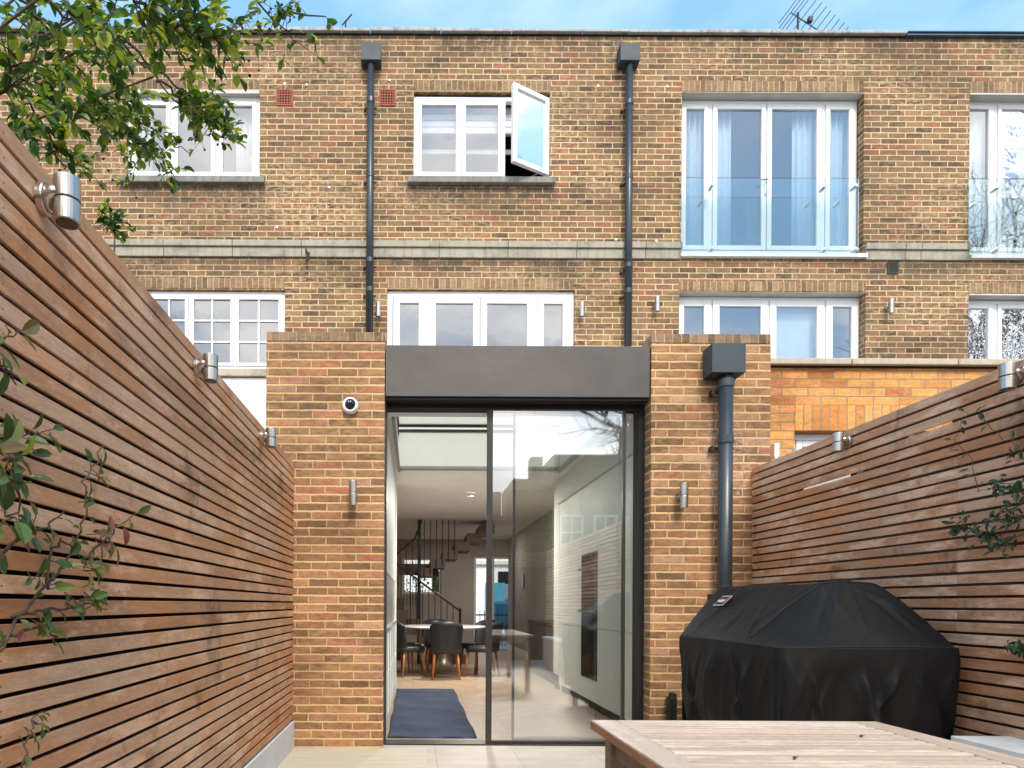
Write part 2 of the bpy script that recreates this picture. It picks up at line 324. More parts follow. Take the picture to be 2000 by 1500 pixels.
M_teak = wood_mat('silvered_teak', (0.52, 0.405, 0.31), (0.35, 0.245, 0.175), (0.62, 0.51, 0.41), (0.50, 0.39, 0.30), 'X', rough=0.7, stain=0.2, grain=0.8)
M_teakY = wood_mat('silvered_teak_rail', (0.52, 0.40, 0.30), (0.34, 0.26, 0.20), (0.60, 0.52, 0.45), (0.48, 0.30, 0.18), 'Y', rough=0.7, stain=0.25, grain=0.8)
M_teakedge = wood_mat('oiled_teak_edge', (0.36, 0.17, 0.08), (0.2, 0.09, 0.045), (0.42, 0.23, 0.12), (0.45, 0.18, 0.07), 'Y', rough=0.6)
M_teakleg = wood_mat('grey_teak_leg', (0.22, 0.16, 0.12), (0.1, 0.07, 0.05), (0.3, 0.22, 0.17), (0.2, 0.1, 0.05), 'Y', rough=0.7)
M_oak = simple('oak_stair_timber', (0.085, 0.05, 0.03), 0.5, var=0.2, scale=12)
M_walnut = simple('warm_walnut_leg', (0.42, 0.14, 0.045), 0.35, var=0.2, scale=20)
M_leather = simple('black_leather', (0.022, 0.024, 0.028), 0.42, var=0.2, scale=30)
M_iron = simple('black_iron', (0.012, 0.011, 0.011), 0.5)
M_darkwood = simple('dark_brown_timber', (0.055, 0.035, 0.028), 0.4, var=0.3, scale=10)
M_marble = simple('white_marble', (0.62, 0.62, 0.61), 0.2, var=0.18, scale=2.5, detail=9)
M_stem = simple('brown_bark_stem', (0.085, 0.055, 0.038), 0.8, var=0.3, scale=40)
M_berry = simple('black_berry', (0.008, 0.009, 0.02), 0.25, var=0.2)
M_cover = None
M_leaf = leaf_mat('shrub_leaf', [(0.1, (0.022, 0.06, 0.012)), (0.4, (0.05, 0.115, 0.018)), (0.58, (0.13, 0.20, 0.022)), (0.76, (0.30, 0.34, 0.045)), (0.92, (0.50, 0.43, 0.07))], 0.4)
M_leafc = leaf_mat('climber_leaf', [(0.1, (0.035, 0.075, 0.018)), (0.45, (0.07, 0.13, 0.025)), (0.68, (0.16, 0.18, 0.04)), (0.78, (0.16, 0.055, 0.04)), (0.93, (0.30, 0.09, 0.09))], 0.28)
M_leafd = leaf_mat('dark_climber_leaf', [(0.1, (0.012, 0.035, 0.012)), (0.5, (0.025, 0.06, 0.02)), (0.9, (0.05, 0.10, 0.035))], 0.2)

def fabric():
    b = NB('black_cover_fabric'); p = b.pos()
    n = b.noise(p, 2.5, 5, 0.6); w = b.noise(p, 220, 2); cr_ = b.noise(b.scale(p, 1, 1, 0.7), 7, 6, 0.65)
    c = b.ramp(n, [(0.3, (0.007, 0.007, 0.0078)), (0.7, (0.013, 0.0125, 0.012))])
    dust = b.step(b.noise(p, 55, 3, 0.8), 0.70, 0.76); c = b.mix(b.M('MULTIPLY', dust, 0.25), c, (0.2, 0.2, 0.19))
    return b.pbr(c, 0.6, 0.0, b.bump(b.M('ADD', b.M('MULTIPLY', cr_, 1.8), b.M('MULTIPLY', w, 0.25)), 0.5, 0.008), Specular_IOR_Level=0.16)
M_cover = fabric()

def tile_mat():
    b = NB('pale_porcelain_paving'); p = b.pos(); x, y, z = b.xyz(p)
    L = 0.6
    fx = b.M('FRACT', b.M('DIVIDE', b.M('SUBTRACT', x, 0.17), L)); fy = b.M('FRACT', b.M('DIVIDE', b.M('SUBTRACT', y, 0.14), 0.9))
    dx = b.M('MULTIPLY', b.M('MINIMUM', fx, b.M('SUBTRACT', 1.0, fx)), L); dy = b.M('MULTIPLY', b.M('MINIMUM', fy, b.M('SUBTRACT', 1.0, fy)), 0.9)
    j = b.step(b.M('MINIMUM', dx, dy), 0.0015, 0.003)
    n = b.noise(b.scale(p, 1, 2.0, 1), 2.6, 7, 0.65); sp = b.noise(p, 90, 4, 0.8)
    c = b.ramp(n, [(0.3, (0.44, 0.38, 0.31)), (0.7, (0.58, 0.52, 0.44))])
    c = b.mix(b.M('MULTIPLY', b.step(sp, 0.72, 0.76), 0.7), c, (0.2, 0.16, 0.12))
    wn = b.n('ShaderNodeTexWhiteNoise', noise_dimensions='2D'); b.l(b.comb(b.M('FLOOR', b.M('DIVIDE', b.M('SUBTRACT', x, 0.17), L)), b.M('FLOOR', b.M('DIVIDE', b.M('SUBTRACT', y, 0.14), 0.9)), 0.0), wn.inputs['Vector'])
    kk = b.M('ADD', b.M('MULTIPLY', wn.outputs[0], 0.1), 0.93); c = b.mix(1.0, c, b.comb(kk, kk, kk), 'MULTIPLY')
    c = b.mix(j, (0.30, 0.25, 0.2), c)
    return b.pbr(c, 0.5, 0, b.bump(b.M('ADD', j, b.M('MULTIPLY', n, 0.1)), 0.4, 0.003))
M_tile = tile_mat()
def ribbed_mat():
    b = NB('ribbed_pale_board'); p = b.pos(); x, y, z = b.xyz(p)
    f = b.M('FRACT', b.M('DIVIDE', y, 0.03)); e = b.step(b.M('ABSOLUTE', b.M('SUBTRACT', f, 0.5)), 0.36, 0.46)
    n = b.noise(b.scale(p, 0.5, 6, 1), 4, 6, 0.6)
    c = b.ramp(n, [(0.3, (0.50, 0.45, 0.34)), (0.7, (0.62, 0.57, 0.45))]); c = b.mix(b.M('MULTIPLY', e, 0.4), c, (0.32, 0.27, 0.2))
    return b.pbr(c, 0.6, 0, b.bump(e, -0.4, 0.004))
M_ribbed = ribbed_mat()
def floor_mat():
    b = NB('herringbone_oak_floor'); p = b.pos(); x, y, z = b.xyz(p)
    col_ = b.M('FLOOR', b.M('DIVIDE', x, 0.42)); par = b.M('MODULO', b.M('ABSOLUTE', col_), 2.0)
    sgn = b.M('SUBTRACT', b.M('MULTIPLY', par, 2.0), 1.0)
    t = b.M('ADD', y, b.M('MULTIPLY', b.M('MULTIPLY', x, sgn), 1.0))
    k = b.M('DIVIDE', t, 0.127); idk = b.M('FLOOR', k); fk = b.M('SUBTRACT', k, idk)
    w = b.n('ShaderNodeTexWhiteNoise', noise_dimensions='2D'); b.l(b.comb(idk, col_, 0.0), w.inputs['Vector'])
    g = b.noise(b.comb(b.M('MULTIPLY', b.M('SUBTRACT', x, y), 2.0), b.M('MULTIPLY', t, 22.0), w.outputs[0]), 1.2, 6, 0.6)
    c = b.ramp(b.M('ADD', b.M('MULTIPLY', w.outputs[0], 0.5), b.M('MULTIPLY', g, 0.5)), [(0.2, (0.36, 0.25, 0.165)), (0.8, (0.48, 0.355, 0.25))])
    e = b.step(b.M('MINIMUM', fk, b.M('SUBTRACT', 1.0, fk)), 0.01, 0.03)
    fx = b.M('FRACT', b.M('DIVIDE', x, 0.42)); e2 = b.step(b.M('MINIMUM', fx, b.M('SUBTRACT', 1.0, fx)), 0.003, 0.009)
    c = b.mix(b.M('MINIMUM', e, e2), tuple([0.24, 0.165, 0.11]), c)
    return b.pbr(c, 0.32, 0, b.bump(e, 0.1, 0.002))
M_floor = floor_mat()
def rug_mat():
    b = NB('navy_woven_rug'); p = b.pos()
    n = b.noise(b.scale(p, 1, 14, 1), 5, 5, 0.7); n2 = b.noise(b.scale(p, 1, 1.5, 1), 1.8, 3)
    c = b.ramp(b.M('ADD', b.M('MULTIPLY', n, 0.5), b.M('MULTIPLY', n2, 0.5)), [(0.35, (0.014, 0.022, 0.045)), (0.65, (0.05, 0.07, 0.125))])
    return b.pbr(c, 0.95, 0, b.bump(n, 0.6, 0.004))
M_rug = rug_mat()

# ------------------------------------------------------------ mesh helpers
WL = {}
def wloc(o): return WL.get(o.name, Vector((0, 0, 0)))
class MB:
    def __init__(s): s.v = []; s.f = []
    def quad(s, *pts):
        i = len(s.v); s.v += [tuple(p) for p in pts]; s.f.append(tuple(range(i, i+len(pts)))); return s
    def box(s, x0, x1, y0, y1, z0, z1):
        if x0 > x1: x0, x1 = x1, x0
        if y0 > y1: y0, y1 = y1, y0
        if z0 > z1: z0, z1 = z1, z0
        i = len(s.v)
        s.v += [(x0, y0, z0), (x1, y0, z0), (x1, y1, z0), (x0, y1, z0), (x0, y0, z1), (x1, y0, z1), (x1, y1, z1), (x0, y1, z1)]
        s.f += [(i, i+3, i+2, i+1), (i+4, i+5, i+6, i+7), (i, i+1, i+5, i+4), (i+1, i+2, i+6, i+5), (i+2, i+3, i+7, i+6), (i+3, i, i+4, i+7)]
        return s
    def obox(s, c, ax, ay, az):
        """box from centre and three half-extent vectors"""
        i = len(s.v); c = Vector(c)
        for sz in (-1, 1):
            for sx, sy in ((-1, -1), (1, -1), (1, 1), (-1, 1)):
                s.v.append(tuple(c+ax*sx+ay*sy+az*sz))
        s.f += [(i, i+3, i+2, i+1), (i+4, i+5, i+6, i+7), (i, i+1, i+5, i+4), (i+1, i+2, i+6, i+5), (i+2, i+3, i+7, i+6), (i+3, i, i+4, i+7)]
        return s
    def tube(s, pts, rad, n=8, cap=True):
        pts = [Vector(p) for p in pts]
        if not isinstance(rad, (list, tuple)): rad = [rad]*len(pts)
        base = len(s.v); up = Vector((0, 0, 1)); prev = None
        for k, p in enumerate(pts):
            a = pts[max(k-1, 0)]; b = pts[min(k+1, len(pts)-1)]
            t = (b-a); t = t.normalized() if t.length > 1e-9 else Vector((0, 0, 1))
            if prev is None:
                q = t.cross(up if abs(t.z) < 0.9 else Vector((1, 0, 0))).normalized()
            else:
                q = (prev-t*prev.dot(t)); q = q.normalized() if q.length > 1e-6 else t.orthogonal().normalized()
            prev = q; w = t.cross(q)
            for j in range(n):
                an = 2*math.pi*j/n
                s.v.append(tuple(p+(q*math.cos(an)+w*math.sin(an))*rad[k]))
        for k in range(len(pts)-1):
            for j in range(n):
                a = base+k*n+j; b = base+k*n+(j+1) % n
                s.f.append((a, b, b+n, a+n))
        if cap:
            s.f.append(tuple(base+j for j in reversed(range(n)))); e = base+(len(pts)-1)*n
            s.f.append(tuple(e+j for j in range(n)))
        return s
    def lathe(s, prof, c=(0, 0, 0), n=24):
        base = len(s.v); c = Vector(c)
        for (r, z) in prof:
            for j in range(n):
                a = 2*math.pi*j/n; s.v.append((c.x+r*math.cos(a), c.y+r*math.sin(a), c.z+z))
        for k in range(len(prof)-1):
            for j in range(n):
                a = base+k*n+j; b = base+k*n+(j+1) % n; s.f.append((a, b, b+n, a+n))
        return s
    def sphere(s, c, r, n=8, m=6):
        base = len(s.v); c = Vector(c)
        for i in range(m+1):
            th = math.pi*i/m
            for j in range(n):
                ph = 2*math.pi*j/n
                s.v.append((c.x+r*math.sin(th)*math.cos(ph), c.y+r*math.sin(th)*math.sin(ph), c.z+r*math.cos(th)))
        for i in range(m):
            for j in range(n):
                a = base+i*n+j; b = base+i*n+(j+1) % n; s.f.append((a, a+n, b+n, b))
        return s
    def leaf(s, p, d, up, L, W, curl=0.15):
        d = d.normalized(); sd = d.cross(up); sd = sd.normalized() if sd.length > 1e-6 else d.orthogonal().normalized(); nn = sd.cross(d)
        i = len(s.v); e = nn*W*0.2
        s.v.append(tuple(p))
        for f, w in ((.22, .36), (.5, .5), (.8, .36)):
            m_ = p+d*L*f-nn*L*curl*f*f
            s.v += [tuple(m_+sd*W*w+e*w*2), tuple(m_), tuple(m_-sd*W*w+e*w*2)]
        s.v.append(tuple(p+d*L-nn*L*curl))
        s.f += [(i, i+2, i+1), (i, i+3, i+2)]
        for k in (1, 4): s.f += [(i+k, i+k+1, i+k+4, i+k+3), (i+k+1, i+k+2, i+k+5, i+k+4)]
        s.f += [(i+7, i+8, i+10), (i+8, i+9, i+10)]
        return s
    def build(s, name, mat, parent=None, local=False, smooth=False, bevel=0.0, seg=2, sub=0):
        me = D.meshes.new(name)
        off = Vector((0, 0, 0)) if (local or parent is None) else wloc(parent)
        me.from_pydata([(x-off.x, y-off.y, z-off.z) for x, y, z in s.v], [], s.f)
        me.validate(); me.update()
        if smooth:
            for p in me.polygons: p.use_smooth = True
        o = D.objects.new(name, me); col.objects.link(o); me.materials.append(mat)
        if parent is not None:
            o.parent = parent; WL[o.name] = wloc(parent) if not local else WL.get(parent.name, Vector())
        if bevel:
            m = o.modifiers.new('bevel', 'BEVEL'); m.width = bevel; m.segments = seg; m.limit_method = 'ANGLE'; m.angle_limit = R(40)
        if sub:
            m = o.modifiers.new('sub', 'SUBSURF'); m.levels = sub; m.render_levels = sub
        return o
def tag(o, label=None, cat=None, group=None, kind=None):
    if label: o['label'] = label
    if cat: o['category'] = cat
    if group: o['group'] = group
    if kind: o['kind'] = kind
    return o
def thing(name, loc, label, cat, group=None, rz=0.0):
    o = D.objects.new(name, None); col.objects.link(o); o.location = loc; o.rotation_euler = (0, 0, rz); o.empty_display_size = 0.1
    WL[o.name] = Vector(loc); return tag(o, label, cat, group)
def copy_tree(o, parent=None):
    c = o.copy(); col.objects.link(c)
    if parent is not None: c.parent = parent
    for ch in list(o.children): copy_tree(ch, c)
    return c

def wall_holes(mb, x0, x1, z0, z1, y0, y1, holes):
    xs = sorted({x0, x1, *[h[0] for h in holes], *[h[1] for h in holes]}); xs = [x for x in xs if x0 <= x <= x1]
    zs = sorted({z0, z1, *[h[2] for h in holes], *[h[3] for h in holes]}); zs = [z for z in zs if z0 <= z <= z1]
    def inh(x, z): return any(h[0] < x < h[1] and h[2] < z < h[3] for h in holes)
    for a, b in zip(xs, xs[1:]):
        for c, d in zip(zs, zs[1:]):
            if inh((a+b)/2, (c+d)/2): continue
            mb.quad((a, y0, c), (b, y0, c), (b, y0, d), (a, y0, d)); mb.quad((b, y1, c), (a, y1, c), (a, y1, d), (b, y1, d))
    for (a, b, c, d) in holes:
        a2, b2, c2, d2 = max(a, x0), min(b, x1), max(c, z0), min(d, z1)
        if a >= x0: mb.quad((a, y0, c2), (a, y0, d2), (a, y1, d2), (a, y1, c2))
        if b <= x1: mb.quad((b, y1, c2), (b, y1, d2), (b, y0, d2), (b, y0, c2))
        mb.quad((a2, y1, c), (b2, y1, c), (b2, y0, c), (a2, y0, c)) if c > z0 else None
        mb.quad((a2, y0, d), (b2, y0, d), (b2, y1, d), (a2, y1, d))
    mb.quad((x0, y0, z1), (x1, y0, z1), (x1, y1, z1), (x0, y1, z1))
    mb.quad((x0, y1, z0), (x0, y0, z0), (x0, y0, z1), (x0, y1, z1)); mb.quad((x1, y0, z0), (x1, y1, z0), (x1, y1, z1), (x1, y0, z1))
    return mb

def rect_ring(mb, x0, x1, z0, z1, w, y0, y1, wb=None):
    wb = w if wb is None else wb
    mb.box(x0, x0+w, y0, y1, z0, z1); mb.box(x1-w, x1, y0, y1, z0, z1)
    mb.box(x0+w, x1-w, y0, y1, z1-w, z1); mb.box(x0+w, x1-w, y0, y1, z0, z0+wb)
    return mb

def window(parent, x0, x1, z0, z1, y, cas, fw=0.055, sw=0.055, glass=None, bars=None, skip=(), label=None, y_th=0.07):
    """frame with mullions as the part; sashes and panes as its sub-parts. cas: list of (x0,x1)"""
    f = MB(); rect_ring(f, x0, x1, z0, z1, fw, y, y+y_th)
    cs = sorted(cas)
    for (a, b), (c, d) in zip(cs, cs[1:]):
        f.box(b, c, y+0.002, y+y_th, z0+fw, z1-fw)
    fo = f.build('window', M_white, parent, bevel=0.004)
    if label: fo['label'] = label
    for i, (a, b) in enumerate(cs):
        if i in skip: continue
        s = MB(); rect_ring(s, a+0.004, b-0.004, z0+fw+0.004, z1-fw-0.004, sw, y-0.012, y+0.045)
        s.build('sash', M_white, fo, bevel=0.006)
        a2, b2, c2, d2 = a+sw, b-sw, z0+fw+sw, z1-fw-sw
        if bars:
            g = MB(); nx, nz_ = bars; hw = 0.011
            for k in range(1, nx):
                xx = a2+(b2-a2)*k/nx; g.box(xx-hw, xx+hw, y-0.004, y+0.03, c2, d2)
            for k in range(1, nz_):
                zz = c2+(d2-c2)*k/nz_; g.box(a2, b2, y-0.002, y+0.028, zz-hw, zz+hw)
            g.build('glazing_bar', M_white, fo)
        p = MB(); p.quad((a2-0.01, y+0.018, c2-0.01), (b2+0.01, y+0.018, c2-0.01), (b2+0.01, y+0.018, d2+0.01), (a2-0.01, y+0.018, d2+0.01))
        p.build('pane', glass[i] if isinstance(glass, (list, tuple)) else (glass or M_g_upper), fo)
    return fo

# ------------------------------------------------------------ ground
g = MB(); g.quad((-120, -120, -0.02), (120, -120, -0.02), (120, 150, -0.02), (-120, 150, -0.02))
tag(g.build('ground', simple('brown_soil', (0.16, 0.13, 0.1), 0.95, var=0.3, scale=2)), kind='structure')
XL, XR = PX(572, 1400, Yc), PX(1468, 1000, Yc)       # fence faces
g = MB(); g.box(XL-0.05, XR+0.2, -3.0, Yd-0.05, -0.018, 0.0)
tag(g.build('patio', M_tile), kind='structure')
xr = PX(832, 1475, 5.2)
g = MB(); g.box(XL+0.001, xr, 4.2, Yc-0.004, -0.01, 0.004)
tag(g.build('patio_board', M_ribbed), kind='structure')

# ------------------------------------------------------------ terraced houses (rear facade)
def F(px, py, y=Yf): return P(px, py, y)
def rect(px0, px1, py0, py1, y=Yf):
    m = ((px0+px1)/2, (py0+py1)/2)
    return PX(px0, m[1], y), PX(px1, m[1], y), PZ(m[0], py1, y), PZ(m[0], py0, y)
xb1 = PX(722, 400, Yf); xb2 = PX(1226, 400, Yf); xb3 = PX(1766, 300, Yf)
XW0, XW1 = -7.5, 11.0
Ztop = Zcop
houses = {}
def house(key, x0, x1, label):
    t = thing('terraced_house', ((x0+x1)/2, Yf, 0), label, 'house'); houses[key] = (t, x0, x1); return t
hL = house('L', XW0, xb1, 'brick terraced house behind the left fence, left of the left tall downpipe')
hM = house('M', xb1, xb2, 'brick terraced house between the two tall downpipes, behind the extension with sliding doors')
hR = house('R', xb2, xb3, 'brick terraced house with tall blue glazed balcony doors, right of the right tall downpipe')
hF = house('F', xb3, XW1, 'brick terraced house at the right edge of the photo, with blue metal roof edge')
# openings (px)
W1 = rect(248, 507, 178, 349); W2 = rect(808, 1074, 180, 350)
W3o = rect(1331, 1687, 181, 503); W4o = rect(1893, 2200, 186, 506)
L1 = rect(282, 556, 566, 722); L2 = rect(756, 1122, 566, 760); L3o = rect(1326, 1690, 571, 800); L4o = rect(1891, 2200, 575, 800)
DOORO = (-0.25, 1.93, -0.01, 2.765)
spec = {'L': [W1, L1], 'M': [W2, L2, DOORO], 'R': [W3o, L3o], 'F': [W4o, L4o]}
for k, (t, x0, x1) in houses.items():
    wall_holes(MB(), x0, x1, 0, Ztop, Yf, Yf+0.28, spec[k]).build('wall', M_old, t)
# string course with breaks at the balcony windows
def course(t, x0, x1):
    m = MB(); zm = PZ(900, 486, Yf); L = 0.905; n0 = math.floor(x0/L); x = x0
    edges = [x0]+[k*L+0.31 for k in range(int(n0)-1, int(x1/L)+2) if x0+0.05 < k*L+0.31 < x1-0.05]+[x1]
    for a, b in zip(edges, edges[1:]):
        m.box(a+0.003, b-0.003, Yf-0.055, Yf+0.002, zm, Zs1); m.box(a+0.003, b-0.003, Yf-0.03, Yf+0.003, Zs0, zm-0.004)
    m.build('string_course', M_stone, t, bevel=0.006)
course(hL, XW0, xb1); course(hM, xb1, xb2); course(hR, xb2, PX(1331, 490, Yf)); course(hR, PX(1688, 490, Yf), xb3); course(hF, xb3, PX(1891, 490, Yf))
# coping
zc1 = PZ(900, 54, Yf-0.06)
for t, x0, x1 in ((hL, XW0, xb1), (hM, xb1, xb2), (hR, xb2, xb3)):
    m = MB(); x = x0; L = 0.93
    while x < x1-0.01:
        e = min(x+L, x1); m.box(x+0.004, e-0.004, Yf-0.06, Yf+0.3, Ztop+0.012+rnd.uniform(0, .008), zc1+rnd.uniform(-.006, .006)); x = e
    m.build('coping', M_coping, t, bevel=0.008)
    MB().box(x0, x1, Yf-0.015, Yf+0.27, Ztop+0.001, Ztop+0.013).build('coping_shadow_line', M_black, t)  # black strip paints the shadow line under the coping
MB().box(xb3, XW1, Yf-0.07, Yf+0.3, Ztop+0.03, zc1-0.01).box(xb3, XW1, Yf-0.05, Yf+0.28, Ztop+0.001, Ztop+0.028).build('coping', M_zinc, hF, bevel=0.006)
# soldier lintels
def lint(t, px0, px1, py0, py1):
    a, b, c, d = rect(px0, px1, py0, py1)
    MB().box(a, b, Yf-0.004, Yf+0.1, c+0.001, d).build('brick_lintel', M_sold, t)
lint(hL, 262, 507, 157, 177); lint(hM, 808, 1075, 158, 178); lint(hR, 1331, 1687, 158, 179); lint(hF, 1893, 2200, 160, 184)
lint(hL, 270, 556, 543, 563); lint(hM, 756, 1122, 545, 564); lint(hR, 1326, 1690, 550, 569); lint(hF, 1891, 2200, 553, 573)

# windows
yw = Yf+0.045
a, b, c, d = W1; zt = PZ(380, 190, yw)
MB().box(a+0.002, b-0.002, Yf-0.03, Yf+0.12, zt, d-0.002).build('lintel_trim', M_greyframe, hL)
x = lambda p: PX(p, 270, yw)
window(hL, a, b, c+0.0, zt, yw, [(a+.05, x(333)), (x(339), x(421)), (x(427), b-.05)], label='white window half hidden by the leafy branches')
MB().box(PX(236, 350, Yf), PX(518, 350, Yf), Yf-0.07, Yf+0.1, PZ(380, 361, Yf), c-0.001).build('sill', M_sill, hL, bevel=0.008)
a, b, c, d = W2
x = lambda p: PX(p, 270, yw)
wm2 = window(hM, a, b, c+0.002, d-0.03, yw, [(a+.045, x(899)), (x(901), x(981)), (x(987), b-.045)], skip=(2,), label='white upper window with its right casement swung open')
MB().box(PX(797, 355, Yf), PX(1083, 355, Yf), Yf-0.07, Yf+0.1, PZ(940, 362, Yf), c-0.001).build('sill', M_sill, hM, bevel=0.008)
# open casement
xh = x(1070); zb, ztp = c+0.06, d-0.075; hy = yw-0.02
free = Vector((PX(1001, 240, 8.74), 8.74, 0)); hinge = Vector((xh, hy, 0)); dv = (free-hinge); Ls = dv.length; dv.normalize(); nv = Vector((dv.y, -dv.x, 0))
s = MB(); t_ = 0.028; wsh = 0.06
def seg(m, u0, u1, z0, z1, th=t_):
    cc = hinge+dv*((u0+u1)/2)+Vector((0, 0, (z0+z1)/2)); m.obox(cc, dv*((u1-u0)/2), nv*th, Vector((0, 0, (z1-z0)/2)))
seg(s, 0, wsh, zb, ztp); seg(s, Ls-wsh, Ls, zb, ztp); seg(s, wsh, Ls-wsh, ztp-wsh, ztp); seg(s, wsh, Ls-wsh, zb, zb+wsh)
s.build('open_sash', M_white, wm2, bevel=0.005)
p0 = hinge+dv*0.05; p1 = hinge+dv*(Ls-0.05)
MB().quad((p0.x, p0.y, zb+.05), (p1.x, p1.y, zb+.05), (p1.x, p1.y, ztp-.05), (p0.x, p0.y, ztp-.05)).build('open_pane', glass_mat('open_casement_glass', 0.35), wm2)
MB().tube([(x(1030), yw, zb-.02), (x(1050), yw-.12, zb-.02)], 0.006, 6).build('stay_arm', M_chrome, wm2)

# right balcony doors
yr = Yf+0.13
a, b, c, d = W3o
MB().box(a+.001, b-.001, Yf-0.008, yr+0.09, PZ(1500, 196, yr), d-.001).build('head_trim', M_greyframe, hR)
a2, b2 = PX(1328, 340, yr), PX(1673, 340, yr); zt = PZ(1500, 197, yr); zb_ = PZ(1500, 497, yr)
x = lambda p: PX(p, 340, yr)
a2 = max(a2, a+.002)
window(hR, a2, b2, zb_, zt, yr, [(a2+.012, x(1384)), (x(1391), x(1496)), (x(1497), x(1604)), (x(1611), x(1667))], fw=0.05, sw=0.062, glass=M_g_blue, label='tall white glazed balcony doors with side lights')
MB().box(a-0.02, b+0.02, Yf-0.06, yr+0.06, PZ(1500, 505, Yf), PZ(1500, 498, Yf)).build('sill', M_white, hR)
MB().tube([(x(1482), yr-.06, PZ(1490, 357, yr)), (x(1495), yr-.06, PZ(1490, 356, yr))], 0.009, 6).tube([(x(1494), yr-.02, PZ(1490, 350, yr)), (x(1494), yr-.02, PZ(1490, 382, yr))], 0.015, 6).build('door_handle', M_chrome, hR)
a, b, c, d = W4o
MB().box(a+.001, b-.001, Yf-0.008, yr+0.09, PZ(1950, 197, yr), d-.001).build('head_trim', M_greyframe, hF)
x = lambda p: PX(p, 340, yr)
window(hF, a+.002, b-.01, PZ(1950, 500, yr), PZ(1950, 198, yr), yr, [(a+.01, x(1938)), (x(1947), x(2100)), (x(2106), b-.05)], fw=0.05, sw=0.055, glass=[M_g_blue, M_g_wavy, M_g_wavy], label='tall white balcony doors at the right edge')
MB().box(a-0.01, b+0.02, Yf-0.06, yr+0.06, PZ(1950, 508, Yf), PZ(1950, 501, Yf)).build('sill', M_white, hF)
# lower windows
a, b, c, d = L1
x = lambda p: PX(p, 650, yw)
window(hL, a, b, c, d-.004, yw, [(a+.05, x(368)), (x(372), x(457)), (x(460), b-.045)], fw=0.06, sw=0.042, bars=(2, 3), label='white lower window with small square panes')
MB().box(PX(270, 730, Yf), PX(570, 730, Yf), Yf-0.06, Yf+0.1, PZ(450, 737, Yf), c-.001).build('sill', M_capstone, hL, bevel=0.008)
MB().box(XW0+.01, xb1-0.01, Yf-0.02, Yf+0.003, 0.0, PZ(450, 739, Yf)).build('rendered_base', M_render, hL)
a, b, c, d = L2
x = lambda p: PX(p, 620, yw)
window(hM, a, b, c, d-.004, yw, [(a+.075, x(831)), (x(838), x(937)), (x(938), x(1042)), (x(1049), b-.06)], fw=0.07, sw=0.085, label='wide white lower window above the dark fascia')
a, b, c, d = L3o
MB().box(a+.001, b-.001, Yf-0.008, yr+0.09, PZ(1500, 580, yr), d-.001).build('head_trim', M_greyframe, hR)
x = lambda p: PX(p, 640, yr)
window(hR, a+.002, x(1681), c, PZ(1500, 581, yr), yr, [(a+.02, x(1388)), (x(1391), x(1499)), (x(1502), x(1609)), (x(1612), x(1676))], fw=0.03, sw=0.09, glass=M_g_blue, label='white lower window of four panes behind the right brick pier')
a, b, c, d = L4o
MB().box(a+.001, b-.001, Yf-0.008, yr+0.09, PZ(1950, 586, yr), d-.001).build('head_trim', M_greyframe, hF)
window(hF, a+.002, b-.01, c, PZ(1950, 587, yr), yr, [(a+.01, x(1938)), (x(1947), x(2100)), (x(2106), b-.05)], fw=0.05, sw=0.055, glass=M_g_wavy, label='white lower window at the right edge with tree reflections')

# rooms behind the upper windows
def room(t, x0, x1, z0, z1, mat=M_room, depth=3.2):
    m = MB(); y0, y1 = Yf+0.282, Yf+depth
    m.quad((x0, y0, z0), (x1, y0, z0), (x1, y1, z0), (x0, y1, z0)); m.quad((x0, y0, z1), (x0, y1, z1), (x1, y1, z1), (x1, y0, z1))
    m.quad((x0, y1, z0), (x1, y1, z0), (x1, y1, z1), (x0, y1, z1)); m.quad((x0, y0, z0), (x0, y1, z0), (x0, y1, z1), (x0, y0, z1)); m.quad((x1, y0, z0), (x1, y0, z1), (x1, y1, z1), (x1, y1, z0))
    m.build('room', mat, t)
e = 0.12
room(hL, XW0+e, xb1-e, 3.0, 5.55); room(hL, XW0+e, xb1-e, 5.8, 8.45)
room(hM, xb1+e, xb2-e, 3.25, 5.55); room(hM, xb1+e, PX(984, 300, Yf+.3)-.02, 5.8, 8.45); room(hM, PX(984, 300, Yf+.3), xb2-e, 5.8, 8.45, M_roomd, 1.6)
room(hR, xb2+e, xb3-e, 3.0, 5.55); room(hR, xb2+e, xb3-e, 5.8, 8.45, simple('sky_reflection_blue', (0.10, 0.22, 0.33), 0.8))  # upper room coloured blue to carry the sky reflection in the doors
room(hF, xb3+e, XW1-e, 3.0, 5.55); room(hF, xb3+e, XW1-e, 5.8, 8.45)
for t, x0, x1 in ((hL, XW0, xb1), (hM, xb1, xb2), (hR, xb2, xb3), (hF, xb3, XW1)):
    MB().box(x0, x1, Yf+.285, Yf+8.2, 8.46, 8.6).build('roof', M_zinc, t)

# blinds and curtains
def curtain(px0, px1, py0, py1, y, label, n=5):
    a, b, c, d = rect(px0, px1, py0, py1, y); m = MB(); K = n*8
    for i in range(K):
        u0, u1 = a+(b-a)*i/K, a+(b-a)*(i+1)/K
        f = lambda u: y+0.035*math.sin((u-a)/(b-a)*n*2*math.pi)+0.012*math.sin(u*71)
        m.quad((u0, f(u0), c), (u1, f(u1), c), (u1, f(u1), d), (u0, f(u0), d))
    o = m.build('curtain', M_curtain, smooth=True)
    s_ = o.modifiers.new('s', 'SOLIDIFY'); s_.thickness = 0.003
    tag(o, label, 'curtain', 'curtains behind upper windows')
curtain(1337, 1380, 190, 500, 9.27, 'pale blue sheer curtain behind the leftmost narrow pane of the balcony doors', 4)
curtain(1392, 1428, 190, 500, 9.27, 'sheer curtain gathered at the left side of the left balcony door leaf', 3)
curtain(1546, 1597, 190, 500, 9.27, 'sheer curtain hanging at the right side of the right balcony door leaf', 4)
